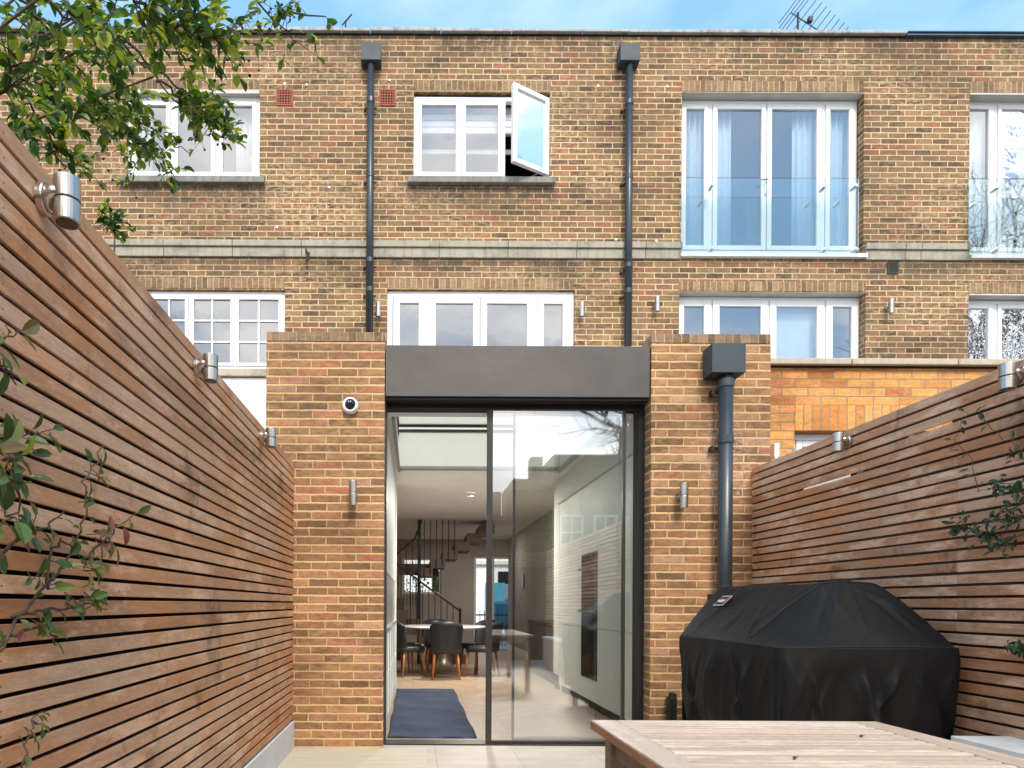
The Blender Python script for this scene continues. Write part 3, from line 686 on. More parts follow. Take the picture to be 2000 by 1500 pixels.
curtain(1612, 1668, 190, 500, 9.27, 'sheer curtain behind the rightmost narrow pane of the balcony doors', 5)
curtain(1893, 1960, 190, 500, 9.27, 'sheer curtain in the balcony doors at the right edge of the photo', 6)
curtain(462, 500, 190, 350, 9.24, 'white curtain gathered in the right pane of the window behind the leafy branches', 4)
curtain(262, 300, 190, 350, 9.24, 'white curtain in the left pane of the window behind the leafy branches', 4)
a, b, c, d = W2
for (pa, pb, lab) in ((812, 899, 'white roman blind gathered at the top of the left pane beside the open casement window'), (901, 1075, 'white roman blind gathered above the middle pane and the open casement')):
    m = MB(); x0, x1 = PX(pa, 200, 9.25), PX(pb, 200, 9.25)
    for k in range(4):
        z1_ = d-0.05-0.1*k; m.box(x0, x1, 9.20-0.012*k, 9.23, z1_-0.085, z1_-.0)
    m.box(x0, x1, 9.33, 9.36, d-.60, d-.53)
    tag(m.build('roman_blind', M_blind, bevel=0.015), lab, 'blind', 'blinds of the upper middle window')
for (pa, pb, lab) in ((1512, 1600, 'white blind drawn behind the wide right pane of the lower window behind the right pier'),):
    a_, b_, c_, d_ = rect(pa, pb, 580, 720, 9.3)
    tag(MB().box(a_, b_, 9.26, 9.265, c_, d_).build('roller_blind', M_blind), lab, 'blind')

# glass balustrades
def balustrade(px0, px1, py0, py1, studs, label):
    y = Yf-0.07; a, b, c, d = rect(px0, px1, py0, py1, y)
    t = thing('glass_balustrade', ((a+b)/2, y, c), label, 'balustrade', 'glass guards across balcony doors')
    MB().box(a, b, y, y+0.012, c, d).build('glass_panel', M_g_balus, t)
    for sx, sy in studs:
        q = W3(sx, sy, y)
        MB().tube([(q.x, y-0.022, q.z), (q.x, y+0.1, q.z)], 0.024, 16).build('stud', M_chrome, t, bevel=0.004)
balustrade(1330, 1677, 347, 498, [(1392, 362), (1611, 365), (1672, 363), (1392, 485), (1612, 487), (1672, 487)], 'frameless glass guard across the tall blue balcony doors')
balustrade(1892, 2195, 349, 503, [(1948, 367), (1947, 487)], 'frameless glass guard across the balcony doors at the right edge')

# air vents
def vent(px, py, s_, mat, t):
    q = W3(px, py, Yf); h = s_/2; y = Yf-0.012
    m = MB(); n = 6; rect_ring(m, q.x-h, q.x+h, q.z-h, q.z+h, 0.018, y, Yf+0.01)
    for k in range(1, n):
        f = q.x-h+s_*k/n; m.box(f-.0055, f+.0055, y+.002, Yf+.01, q.z-h+.018, q.z+h-.018)
        f = q.z-h+s_*k/n; m.box(q.x-h+.018, q.x+h-.018, y+.003, Yf+.01, f-.0055, f+.0055)
    o = m.build('air_vent', mat, t)
    MB().box(q.x-h+.002, q.x+h-.002, Yf-.003, Yf-.001, q.z-h+.002, q.z+h-.002).build('vent_opening', M_black, o)
vent(556, 191, 0.215, M_terra, hL); vent(757, 191, 0.215, M_terra, hM); vent(1743, 524, 0.15, M_darkvent, hR)
# cable bracket
q = W3(603, 503, Yf)
tag(MB().tube([(q.x-.02, Yf+.01, q.z+.05), (q.x-.02, Yf-.09, q.z+.07), (q.x-.02, Yf-.09, q.z)], 0.013, 8).tube([(q.x+.01, Yf-.07, q.z+.03), (q.x-.01, Yf-.07, q.z-.08)], 0.016, 8).build('wall_bracket', M_iron), 'small black bracket fixed under the stone band of the left house', 'bracket')
# small white plugs on the brick
for i, (px_, py_) in enumerate([(556, 164), (599, 166), (761, 157), (1168, 168), (1303, 169), (1203, 468), (1282, 471), (643, 366), (541, 444)]):
    q = W3(px_, py_, Yf); hh_t = hL if q.x < xb1 else (hM if q.x < xb2 else hR)
    MB().tube([(q.x, Yf+.01, q.z), (q.x, Yf-.008, q.z)], .016, 8).build('wall_plug', M_white, hh_t)

# ------------------------------------------------------------ downpipes
def downpipe(px, py_top, py_bot, ywall, hop, label, joints, r=0.047):
    y = ywall-0.095
    x_ = PX(px, (py_top+py_bot)/2, y); zt_, zb__ = PZ(px, py_top, y), PZ(px, py_bot, y)
    t = thing('downpipe', (x_, y, zb__), label, 'downpipe', 'slate grey downpipes on the brickwork')
    MB().tube([(x_, y, zb__), (x_, y, zt_)], r, 20).build('pipe', M_pipe, t, smooth=True)
    for j in joints:
        zj = PZ(px, j, y); m = MB().lathe([(r, -0.06), (r+.006, -0.055), (r+.006, 0.0), (r+.002, 0.004)], (x_, y, zj), 20)
        m.build('collar', M_pipe, t, smooth=False)
        MB().box(x_-r-.035, x_+r+.03, ywall-.055, ywall-.03, zj-.09, zj-.075).box(x_-r-.04, x_-r-.02, ywall-.06, ywall+.01, zj-.1, zj-.065).build('bracket', M_iron, t)
    hx0, hx1, hy0, hz0, hz1, d_ = hop
    yh = ywall-d_
    a, b, c, d = rect(hx0, hx1, hy0, hz0, yh)
    m = MB(); e_ = 0.0
    m.box(a, b, yh, ywall-.002, c, d)
    m.build('hopper_head', M_hopper, t, bevel=0.003)
    MB().lathe([(r+.012, -0.03), (r+.012, 0.0)], (x_, y, zt_+.0), 20).build('spigot', M_pipe, t)
    return t
downpipe(723, 118, 647, Yf, (705, 744, 82, 116, 0, 0.17), 'tall slate grey downpipe between the left and the middle house, left of the casement window', [193, 339, 505, 562])
downpipe(1228, 118, 676, Yf, (1212, 1251, 84, 117, 0, 0.17), 'tall slate grey downpipe left of the glazed balcony doors', [197, 342, 515, 565])
downpipe(1416, 724, 1500, Yc, (1391, 1457, 670, 727, 0, 0.17), 'short wide slate grey downpipe on the right brick pier behind the covered barbecue', [742, 852, 1144], r=0.052)

# ------------------------------------------------------------ lamps
def make_updown(first, label, grp='cylindrical steel wall lights on the brick'):
    t = thing('wall_light', first, label, 'wall light', grp)
    h = 0.19; r = 0.031
    MB().tube([(0, 0, -h/2), (0, 0, -0.004)], r, 20).tube([(0, 0, 0.004), (0, 0, h/2)], r, 20).tube([(0, 0, -0.005), (0, 0, 0.005)], r*.94, 20).build('lamp_body', M_steel, t, local=True, bevel=0.002)
    MB().tube([(0, 0.0, 0), (0, 0.085, 0)], 0.02, 14).tube([(0, 0.07, 0), (0, 0.088, 0)], 0.032, 20).build('wall_mount', M_steel, t, local=True)
    MB().tube([(0, 0, h/2-.004), (0, 0, h/2+.0015)], r*.78, 16).build('lens', M_bulb, t, local=True)
    return t
specs = [(689, 963, Yc, 'steel up-and-down wall light on the left brick pier beside the open door'),
         (1336, 968, Yc, 'steel up-and-down wall light on the right brick pier left of the downpipe'),
         (739, 604, Yf, 'small steel wall light between the left downpipe and the wide lower window'),
         (1137, 604, Yf, 'small steel wall light just right of the wide lower window above the fascia'),
         (1284, 594, Yf, 'small steel wall light between the right tall downpipe and the lower right window'),
         (1741, 598, Yf, 'small steel wall light on the brick under the dark vent at right')]
proto = None
for i, (px_, py_, yy, lab) in enumerate(specs):
    q = W3(px_, py_, yy-0.087)
    if proto is None: proto = make_updown(tuple(q), lab); o = proto
    else:
        o = copy_tree(proto); o['label'] = lab
    o.location = q
def make_spot(loc, label):
    t = thing('spotlight', loc, label, 'spotlight', 'steel spotlights along the slatted fences')
    # local: wall at x = 0, lamp body at x = +0.09
    bx = 0.064
    MB().tube([(0, 0, 0), (0.02, 0, 0)], 0.04, 28).build('wall_plate', M_steel, t, local=True, bevel=0.003)
    MB().tube([(0.015, 0, 0.0), (0.05, 0, 0.0), (bx-.028, 0, -0.012)], [0.037, 0.03, 0.016], 20).build('arm', M_steel, t, local=True, smooth=True)
    b = MB().tube([(bx, -0.001, 0.052), (bx, 0, -0.004)], 0.032, 28).tube([(bx, 0, -0.006), (bx, 0, -0.060)], 0.032, 28).build('lamp_body', M_steel, t, local=True, bevel=0.0025)
    MB().tube([(bx, 0, -0.0595), (bx, 0, -0.0615)], 0.0255, 24).build('lens', M_bulb, b, local=True)
    MB().tube([(bx, 0, -0.0072), (bx, 0, -0.0038)], 0.0322, 28).build('seam', M_black, b, local=True)
    return t
labs = ['largest steel spotlight on the left fence, nearest the leafy branches', 'middle steel spotlight on the left fence, below the window with small panes', 'farthest small steel spotlight on the left fence, beside the brick pier',
        'steel spotlight on the right fence below the orange brick wall', 'steel spotlight on the right fence cut by the right edge of the photo']
xl = XL+0.0
pos = []
for px_, py_ in ((131, 398), (411, 722), (529, 857)):
    X_ = XL+0.064; Y_ = X_*FPX/((px_-VX)+ROLL*(py_-VY)); pos.append((XL, Y_, PZ(px_, py_, Y_)+0.01, 0))
for px_, py_ in ((1637, 866), (1968, 738)):
    X_ = XR-0.064; Y_ = X_*FPX/((px_-VX)+ROLL*(py_-VY)); pos.append((XR, Y_, PZ(px_, py_, Y_)+0.01, math.pi))
sp = None
for (x_, y_, z_, rz), lab in zip(pos, labs):
    if sp is None: sp = make_spot((x_, y_, z_), lab); o = sp
    else: o = copy_tree(sp); o['label'] = lab
    o.location = (x_, y_, z_); o.rotation_euler = (0, 0, rz)
q = W3(1511, 879, 5.85)
tag(MB().box(q.x-.02, q.x+.025, 5.8, 5.9, q.z-.07, q.z+.05).tube([(q.x, 5.81, q.z-.07), (q.x, 5.81, q.z-.1)], .015, 10).build('sensor_box', M_white, bevel=0.006), 'small white box on the orange brick wall beside the right pier', 'sensor')

# dome camera
q = W3(684, 791, Yc-0.04)
t = thing('security_camera', (q.x, Yc, q.z), 'white dome security camera on the left brick pier', 'security camera')
m = MB(); n = 28
prof = [(0.0, 0.062), (0.02, 0.064), (0.05, 0.06), (0.066, 0.047)]
for (dy, r) in prof: pass
ring = lambda y, r: [(q.x+r*math.cos(2*math.pi*j/n), y, q.z+r*math.sin(2*math.pi*j/n)) for j in range(n)]
rs = [ring(Yc, .062), ring(Yc-.03, .063), ring(Yc-.05, .058), ring(Yc-.06, .046), ring(Yc-.056, .04)]
for r_ in rs: m.v += r_
for k in range(len(rs)-1):
    for j in range(n): m.f.append((k*n+j, k*n+(j+1) % n, (k+1)*n+(j+1) % n, (k+1)*n+j))
m.build('housing', M_white, t, smooth=True)
MB().sphere((q.x+.003, Yc-.05, q.z+.006), 0.04, 20, 14).build('dome', M_ovn, t, smooth=True)
MB().sphere((q.x-.008, Yc-.088, q.z+.012), 0.007, 8, 6).build('lens', M_chrome, t, smooth=True)

# ------------------------------------------------------------ extension
xo0, xo1 = PX(750, 1000, Yc), PX(1271, 1000, Yc)
xp0, xp1 = PX(520, 760, Yc), PX(1505, 760, Yc)
zbt, zbb = PZ(1010, 674, Yc), PZ(1010, 774, Yc)
zpt = PZ(635, 648, Yc); zpc = PZ(635, 667, Yc)
ext = thing('house_extension', (0.8, Yc, 0), 'brick and bronze extension with wide sliding glass doors at the end of the patio', 'house extension')
MB().box(xp0, xo0, Yc, Yc+.34, -0.01, zpc).build('brick_pier', M_new, ext)
MB().box(xo1, xp1, Yc, Yc+.34, -0.01, zpc).build('brick_pier', M_new, ext)
MB().box(xp0, xo0, Yc-0.002, Yc+.215, zpc+.001, zpt).build('brick_capping', M_newcap, ext, bevel=0.006)
MB().box(xo1-0.004, xp1, Yc-0.002, Yc+.215, zpc+.001, zpt).build('brick_capping', M_newcap, ext, bevel=0.006)
MB().box(xp0, -0.252, Yc+.342, Yf-0.001, -.01, zbt-.1).box(2.52, xp1, Yc+.342, Yf-.001, -.01, zbt-.1).build('side_wall', M_new, ext)
MB().box(xo0+.006, xo1-.008, Yc+.012, Yc+.14, zbb, zbt).build('fascia', M_fascia, ext, bevel=0.003)
MB().box(xo0+.006, xo1-.008, Yc+.03, Yc+.3, zbb-0.02, zbb-.002).build('soffit_shadow', M_black, ext)  # black strip stands for the shadow in the recess below the fascia
# roof slab with skylight hole
sx0, sx1, sy0, sy1 = -0.2, 1.77, 5.92, 8.3; zc_, zr = 2.75, 3.1
m = MB(); X0, X1, Y0, Y1 = -0.251, 2.519, Yc+.142, Yf-.002
m.box(X0, X1, Y0, sy0, zc_, zr); m.box(X0, X1, sy1, Y1, zc_, zr); m.box(X0, sx0, sy0, sy1, zc_, zr); m.box(sx1, X1, sy0, sy1, zc_, zr)
m.build('ceiling', M_plaster, ext)
m = MB(); m.box(sx0-.05, sx1+.05, sy0-.05, sy0, zr+.001, 3.2).box(sx0-.05, sx1+.05, sy1, sy1+.05, zr+.001, 3.26).box(sx0-.05, sx0, sy0, sy1, zr+.001, 3.22).box(sx1, sx1+.05, sy0, sy1, zr+.001, 3.22)
sk = m.build('skylight', M_plaster, ext)
MB().quad((sx0-.04, sy0-.04, 3.205), (sx1+.04, sy0-.04, 3.205), (sx1+.04, sy1+.04, 3.265), (sx0-.04, sy1+.04, 3.265)).build('skylight_pane', M_g_sky, sk)
MB().box(sx0, sx1, sy1-.012, sy1-.001, 3.22, 3.25).box(sx0+.001, sx0+.012, sy0, sy1, 3.18, 3.215).build('skylight_bead', M_iron, sk)
MB().box(sx0+.01, sx1-.01, sy1-.03, sy1-.001, zc_+.02, zc_+.05).box(sx0+.001, sx0+.03, sy0+.01, sy1-.01, zc_-.02, zc_+.03).box(sx1-.03, sx1-.001, sy0+.01, sy1-.01, zc_-.02, zc_+.03).build('shadow_gap_trim', simple('grey_trim', (0.3, 0.3, 0.28), 0.5), ext)
# floor
MB().box(-3.4, 3.2, Yd-.05, 17.4, -.015, 0.0).build('oak_floor', M_floor, ext)
# left lining: cupboards, marble
yi0, yi1 = Yc+.345, Yf+.0
# sliding doors
MB().box(xo0, xo1, Yd-.05, Yd+.12, -.012, .012).box(xo0, xo0+.014, Yd-.04, Yd+.11, .013, zbb-.022).build('door_track', M_doorframe, ext)
MB().box(xo1-.045, xo1-.001, Yd-.035, Yd+.115, .013, zbb-.022).box(xo0+.015, xo1-.046, Yd-.03, Yd+.11, zbb-.05, zbb-.023).build('door_jamb', M_black, ext)
def slider(pa, pb, y, sw_l, sw_r, label):
    a, b = PX(pa, 1100, y), PX(pb, 1100, y); z0, z1 = .013, zbb-.045
    m = MB(); m.box(a, a+sw_l, y-.02, y+.02, z0, z1).box(b-sw_r, b, y-.02, y+.02, z0, z1).box(a+sw_l, b-sw_r, y-.018, y+.018, z0, z0+.022).box(a+sw_l, b-sw_r, y-.018, y+.018, z1-.012, z1)
    o = m.build('sliding_door', M_doorframe, ext, bevel=0.002); o['label'] = label
    MB().quad((a+.01, y, z0+.01), (b-.01, y, z0+.01), (b-.01, y, z1-.01), (a+.01, y, z1-.01)).build('pane', M_g_door, o)
slider(950, 1220, Yd, 0.046, 0.022, 'front sliding glass door leaf with patio reflections')
slider(1001, 1258, Yd+.075, 0.018, 0.03, 'rear sliding glass door leaf')

# ------------------------------------------------------------ ground floor of the middle house
HX0, HX1, HY1, CZ = -2.4, 2.35, 17.0, 2.75
m = MB(); m.quad((HX0, Yf+.001, CZ), (HX0, HY1, CZ), (HX1, HY1, CZ), (HX1, Yf+.001, CZ))
m.box(HX0, HX1, Yf+.283, HY1, CZ+.002, CZ+.2)
m.build('ground_floor_ceiling', M_plaster, hM)
for zz in (CZ-.0,):
    pass
MB().quad((HX1, Yf+.281, 0), (HX1, HY1, 0), (HX1, HY1, CZ-.001), (HX1, Yf+.281, CZ-.001)).quad((HX0, HY1, 0), (HX0, Yf+.281, 0), (HX0, Yf+.281, CZ-.001), (HX0, HY1, CZ-.001)).build('interior_wall', M_taupe, hM)
fwin = (PX(786, 1130, HY1), PX(862, 1130, HY1), PZ(830, 1160, HY1), PZ(830, 1090, HY1))
fdoor = (PX(926, 1150, HY1), PX(1003, 1150, HY1), 0.02, PZ(950, 1086, HY1))
wall_holes(MB(), HX0-.5, HX1+.5, 0, CZ+.3, HY1, HY1+.3, [fwin, fdoor]).build('front_wall', M_taupe, hM)
m = MB(); rect_ring(m, *fwin, 0.05, HY1+.1, HY1+.16); rect_ring(m, *fdoor, 0.06, HY1+.1, HY1+.16); m.box((fdoor[0]+fdoor[1])/2-.02, (fdoor[0]+fdoor[1])/2+.02, HY1+.1, HY1+.15, .06, fdoor[3]-.06)
m.build('front_window', M_white, hM)
# skirting
MB().box(HX1-.02, HX1-.002, Yf+.3, HY1-.01, .001, .16).box(HX0+.4, fdoor[0]-.05, HY1-.02, HY1-.002, .001, .16).box(1.93, 1.955, Yf-.12, Yf+.3, .001, .2).box(-.27, -.23, Yf-.03, Yf+.3, .001, .2).build('skirting', M_white, hM)
# ceiling fittings
for px_, py_, lab in ((845, 958, 'recessed downlight ring nearest the skylight'), (842, 990, None), (905, 937, None), (904, 989, None), (842, 1009, None)):
    Yq = (CZ-H)*FPX/(VY-py_); q = W3(px_, py_, Yq)
    m = MB(); m.lathe([(0.0, -.004), (.045, -.004), (.06, -.002), (.06, .0)], (q.x, q.y, CZ-.001), 20)
    o = m.build('downlight', emis_mat('warm_lamp', (1, .93, .8), 2.0) if False else M_white, hM)
Yq = (CZ-H)*FPX/(VY-962); q = W3(920, 962, Yq)
tag(MB().lathe([(0, -.05), (.035, -.05), (.055, -.03), (.055, 0)], (q.x, q.y, CZ-.001), 20).build('smoke_alarm', M_white, smooth=True), 'round white smoke alarm on the ceiling beyond the skylight', 'smoke alarm')

def lamp(loc, power, size=0.25):
    L_ = D.lights.new('ceiling_lamp', 'AREA'); L_.energy = power; L_.size = size; L_.color = (1, .94, .86); L_.shape = 'DISK'
    o = D.objects.new('ceiling_lamp', L_); col.objects.link(o); o.location = loc; return o
lamp((0.9, 9.9, 2.70), 80); lamp((-0.9, 11.6, 2.70), 7); lamp((1.4, 15.2, 2.70), 16)

# left lining
MB().box(-.30, -.245, yi0, Yf-.05, 1.42, 2.74).build('wall_lining', M_cab, ext)
MB().box(-.30, -.250, yi0, Yf-.05, .921, 1.419).build('marble_splashback', M_marble, ext)
t = thing('kitchen_cabinet', (-.27, 7.3, 0), 'low pale cabinet run with panelled doors along the left inside wall', 'cabinet', 'kitchen cabinets inside the extension')
MB().box(-.30, -.236, yi0, Yf-.04, .10, .885).build('carcass', M_cab, t)
MB().box(-.30, -.222, yi0, Yf-.04, .886, .92).build('worktop', M_marble, t)
m = MB()
for k in range(6):
    y0 = yi0+.03+k*.55
    for z0, z1 in ((.12, .5), (.52, .87)):
        m.box(-.236, -.2285, y0, y0+.53, z0, z1)
        m.box(-.2285, -.224, y0+.0, y0+.04, z0, z1).box(-.2285, -.224, y0+.49, y0+.53, z0, z1)
m.build('cabinet_door', M_cab, t)
MB().box(-.29, -.25, yi0, Yf-.04, .001, .099).build('plinth', M_cab, t)
# right tall cabinets
cx = 1.905
t = thing('kitchen_cabinet', (2.2, 7.3, 0), 'tall handleless pale green cabinet run along the right inside wall with built-in ovens', 'cabinet', 'kitchen cabinets inside the extension')
MB().box(cx+.02, 2.5, yi0+.03, Yf-.05, .10, 2.44).build('carcass', M_cab, t)
MB().box(cx+.05, 2.5, yi0+.04, Yf-.06, .001, .099).build('plinth', M_darkvent, t)
oy0, oy1 = cx*FPX/(1166-VX), cx*FPX/(1136-VX)
ys = [yi0+.04, 6.25, oy0-.02, oy1+.02, 8.35, Yf-.06]
for a_, b_ in zip(ys, ys[1:]):
    if abs(a_-(oy0-.02)) < 1e-6:
        MB().box(cx, cx+.019, a_+.002, b_-.002, .10, .325).build('cabinet_door', M_cab, t, bevel=.002)
        MB().box(cx, cx+.019, a_+.002, b_-.002, 1.69, 2.44).build('cabinet_door', M_cab, t, bevel=.002)
        ov = MB().box(cx-.004, cx+.019, oy0, oy1, .33, 1.685).build('oven', M_ovn, t, bevel=.002)
        for zz in (1.52, 1.06):
            MB().box(cx-.05, cx-.035, oy0+.03, oy1-.03, zz-.012, zz+.012).box(cx-.036, cx-.003, oy0+.06, oy0+.08, zz-.01, zz+.01).box(cx-.036, cx-.003, oy1-.08, oy1-.06, zz-.01, zz+.01).build('oven_handle', M_steel, ov)
            MB().box(cx-.007, cx-.0045, oy0+.0, oy1, zz+.03, zz+.036).build('oven_gap', M_steel, ov)
    else:
        MB().box(cx, cx+.019, a_+.002, b_-.002, .10, .875).build('cabinet_door', M_cab, t, bevel=.002)
        MB().box(cx, cx+.019, a_+.002, b_-.002, .883, 2.44).build('cabinet_door', M_cab, t, bevel=.002)
MB().box(cx-.03, 2.518, yi0, Yf-.05, 2.445, 2.749).build('bulkhead', M_plaster, ext)
MB().box(1.906, 1.931, Yf-.045, Yf+.285, .201, 2.748).build('opening_lining', M_plaster, ext)
MB().box(-.252, -.236, Yf-.03, Yf+.285, .201, 2.748).build('opening_lining', M_plaster, ext)
# rug
x0, x1 = -.215, .535
m = MB(); NX, NY = 24, 60
hh = lambda u, v: .012+.006*mnoise.noise(Vector((u*3, v*2, 0)))+(0.012*mnoise.noise(Vector((u*5, v*9, 3))) if v < 0.15 else 0)
for j in range(NY+1):
    for i in range(NX+1):
        u, v_ = i/NX, j/NY; m.v.append((x0+(x1-x0)*u+.006*math.sin(v_*17), 5.72+3.3*v_, max(.006, hh(u, v_))))
for j in range(NY):
    for i in range(NX): a_ = j*(NX+1)+i; m.f.append((a_, a_+1, a_+NX+2, a_+NX+1))
o = m.build('rug', M_rug, smooth=True); s_ = o.modifiers.new('s', 'SOLIDIFY'); s_.thickness = .008; s_.offset = -1
tag(o, 'navy blue runner rug on the oak floor inside the open door', 'rug')

# dining table
TX, TY = .49, 11.05
t = thing('dining_table', (TX, TY, 0), 'round pale topped dining table on a flared metal pedestal', 'table')
MB().lathe([(0, .745), (.66, .745), (.68, .765), (.66, .785), (0, .785)], (TX, TY, 0), 48).build('tabletop', M_marble, t)
MB().lathe([(.34, 0.001), (.34, .015), (.28, .035), (.17, .12), (.1, .26), (.075, .45), (.09, .65), (.16, .744)], (TX, TY, 0), 36).build('pedestal', simple('champagne_metal', (.55, .48, .38), .3, .7), t, smooth=True)
def make_chair(loc, rz, label):
    t = thing('dining_chair', loc, label, 'chair', 'black leather chairs around the dining table', rz)
    # local: front faces +y, back at -y
    m = MB(); N = 20; K = 8
    def pt(a, k, off):
        v_ = k/K; r_ = .235+.035*v_-off; zz = .40+.47*v_*(1-.16*(abs(a)/1.15)**3); yy = -.02-math.cos(a)*r_*(.95)-.05*v_
        return (math.sin(a)*r_*1.02, yy, zz)
    for side, off in ((0, 0), (1, .03)):
        for k in range(K+1):
            for i in range(N+1): m.v.append(pt(-1.15+2.3*i/N, k, off))
    B = (N+1)*(K+1)
    for k in range(K):
        for i in range(N):
            a_ = k*(N+1)+i; m.f.append((a_, a_+1, a_+N+2, a_+N+1)); m.f.append((B+a_, B+a_+N+1, B+a_+N+2, B+a_+1))
    for i in range(N):
        a_ = i; m.f.append((a_, B+a_, B+a_+1, a_+1)); a_ = K*(N+1)+i; m.f.append((a_, a_+1, B+a_+1, B+a_))
    for k in range(K):
        for i in (0, N):
            a_ = k*(N+1)+i; m.f.append((a_, a_+N+1, B+a_+N+1, B+a_) if i == 0 else (a_, B+a_, B+a_+N+1, a_+N+1))
    m.build('backrest', M_leather, t, local=True, smooth=True)
    m = MB(); m.tube([(0, -.262-.0, .43), (0, -.31, .85)], .004, 5); m.build('seam', M_black, t, local=True)
    m = MB(); pts = []
    for j in range(24):
        a_ = 2*math.pi*j/24; ca, sa = math.cos(a_), math.sin(a_); e_ = .24
        pts.append((e_*math.copysign(abs(ca)**.6, ca), .02+.235*math.copysign(abs(sa)**.6, sa)))
    for z_, f in ((.39, .96), (.41, 1.0), (.455, 1.0), (.475, .93)):
        m.v += [(x_*f, y_*f, z_) for x_, y_ in pts]
    for k in range(3):
        for j in range(24): m.f.append((k*24+j, k*24+(j+1) % 24, (k+1)*24+(j+1) % 24, (k+1)*24+j))
    m.f.append(tuple(range(72, 96))); m.f.append(tuple(reversed(range(24))))
    m.build('seat', M_leather, t, local=True, smooth=True)
    for sx in (-1, 1):
        for sy in (-1, 1):
            MB().tube([(sx*.17, .02+sy*.16, .40), (sx*.205, .02+sy*.21, 0.001)], [.021, .011], 12).build('leg', M_walnut, t, local=True, smooth=True)
    return t
cl = ['black leather dining chair seen square from behind in front of the table', 'black leather dining chair at the left side of the round table by the cabinets', 'black leather dining chair at the right side of the round table by the door frame',
      'black leather dining chair half hidden beyond the left of the round table', 'black leather dining chair directly behind the round table', 'black leather dining chair beyond the right of the round table']
ch0 = None
for ang, rr, lab in zip((-90, -150, -28, 148, 95, 38), (.72, .72, .72, .8, .8, .8), cl):
    a_ = R(ang); loc = (TX+rr*math.cos(a_)*.95, TY+rr*math.sin(a_), 0); rz = a_+math.pi/2
    if ch0 is None: ch0 = make_chair(loc, rz, lab); o = ch0
    else: o = copy_tree(ch0); o['label'] = lab
    o.location = loc; o.rotation_euler = (0, 0, rz)

# console and thermostat
t = thing('console_cabinet', (2.15, 10.6, 0), 'low dark timber cabinet against the right inner wall', 'cabinet')
MB().box(1.97, 2.33, 9.6, 11.7, .05, .84).build('carcass', M_darkwood, t)
MB().box(1.95, 2.335, 9.58, 11.72, .842, .88).build('cabinet_top', M_darkwood, t, bevel=.003)
q = W3(1021, 1135, 14.0); X_ = HX1-.02; Y_ = X_*FPX/(1021-VX)
tag(MB().box(HX1-.03, HX1-.002, Y_-.1, Y_+.1, 1.5, 1.76).build('control_panel', M_ovn, bevel=.004), 'small black control panel on the taupe inner wall', 'control panel')

# staircase
st = MB(); YS = 13.0
stair = st
m = MB()
for k in range(6):
    x0_, z0_ = .10+.235*k, 1.66+.165*k
    m.box(x0_-.02, x0_+.26, YS, YS+.85, z0_+.12, z0_+.165); m.box(x0_+.20, x0_+.235, YS+.01, YS+.85, z0_+.165, min(z0_+.285, 2.74)); m.box(x0_, x0_+.26, YS+.01, YS+.84, z0_+.0, z0_+.119)
sf = m.build('staircase', M_oak, hM)
m = MB()
for k in range(6):
    x0_, z0_ = .75-.22*k, .17*(k+1)
    m.box(x0_, x0_+.24, YS-.1, YS+.75, 0.001 if k < 3 else z0_-.3, z0_)
m.box(-1.2, -.57, YS-.1, YS+1.9, 1.0, 1.2); m.box(-1.2, -.2, YS+.75, YS+.8, 0.001, 1.25)
m.build('lower_flight', M_oak, sf)
m = MB()
for k in range(9):
    x_ = .86-.115*k; zt_ = 1.02+.083*k; zb_2 = .17*max(1, (k*.52))
    m.tube([(x_, YS-.12, zb_2), (x_, YS-.12, zt_)], .009, 6)
m.tube([(.90, YS-.12, .99), (-.2, YS-.12, 1.79), (-.34, YS-.12, 1.9)], .018, 8)
m.tube([(.88, YS-.12, 0), (.88, YS-.12, 1.06)], .02, 8)
for k in range(11):
    x_ = -.38+.115*k; m.tube([(x_, YS-.03, 1.55+.7*max(0, x_-.1)+(.0 if x_ > .1 else .25)), (x_, YS-.03, 2.2+.45*(x_+.38) if x_ < 0 else 2.73)], .009, 6)
m.tube([(-.4, YS-.03, 2.02), (.02, YS-.03, 2.38), (.14, YS-.03, 2.72)], .018, 8)
m.tube([(.1, YS-.03, 0), (.1, YS-.03, 2.73)], .032, 8)
for k in range(9):
    x_ = -.38+.06*k; m.tube([(x_, YS+.9, 1.1), (x_, YS+.9, 2.0)], .008, 6)
m.build('balustrade', M_iron, sf)
MB().box(-.3, .5, YS+.86, YS+.9, 1.72, 1.95).build('stair_string', M_darkwood, sf)

# ------------------------------------------------------------ street side beyond the house
tag(MB().box(-30, 30, 18.2, 30, -.018, .0).build('pavement', simple('grey_pavement', (.35, .34, .32), .9)), kind='structure')
tag(MB().box(-30, 30, 21, 27, .001, .004).build('road', simple('asphalt_road', (.06, .06, .06), .9)), kind='structure')
t = thing('street_house', (2, 30, 0), 'white and brick house across the street seen through the front glazing', 'house')
MB().box(-12, 16, 30, 30.5, 0, 3.6).build('wall', simple('white_stucco', (.75, .74, .72), .8), t)
MB().box(-12, 16, 30.02, 30.5, 3.7, 11).build('upper_wall', M_old, t)
MB().box(-12, 16, 29.8, 30.5, 3.601, 3.699).box(-12, 16, 29.85, 29.999, 2.9, 3.05).build('cornice', simple('cream_cornice', (.6, .57, .5), .8), t)
for k in range(9):
    xx = -10.8+2.9*k
    MB().box(xx, xx+1.0, 29.96, 30.0, .9, 2.6).build('window', M_ovn, t)
    w_ = MB(); rect_ring(w_, xx-.1, xx+1.1, 4.3, 6.3, .1, 29.93, 30.015); wo_ = w_.build('window', M_white, t)
    MB().box(xx, xx+1, 29.97, 30.01, 4.4, 6.2).build('pane', M_ovn, wo_)
MB().box(3.15, 4.0, 29.9, 29.955, 0, 2.1).build('door', simple('teal_door_paint', (.05, .25, .36), .4), t)
t = thing('railing', (2, 19.3, 0), 'black iron street railing seen through the front glazing', 'railing')
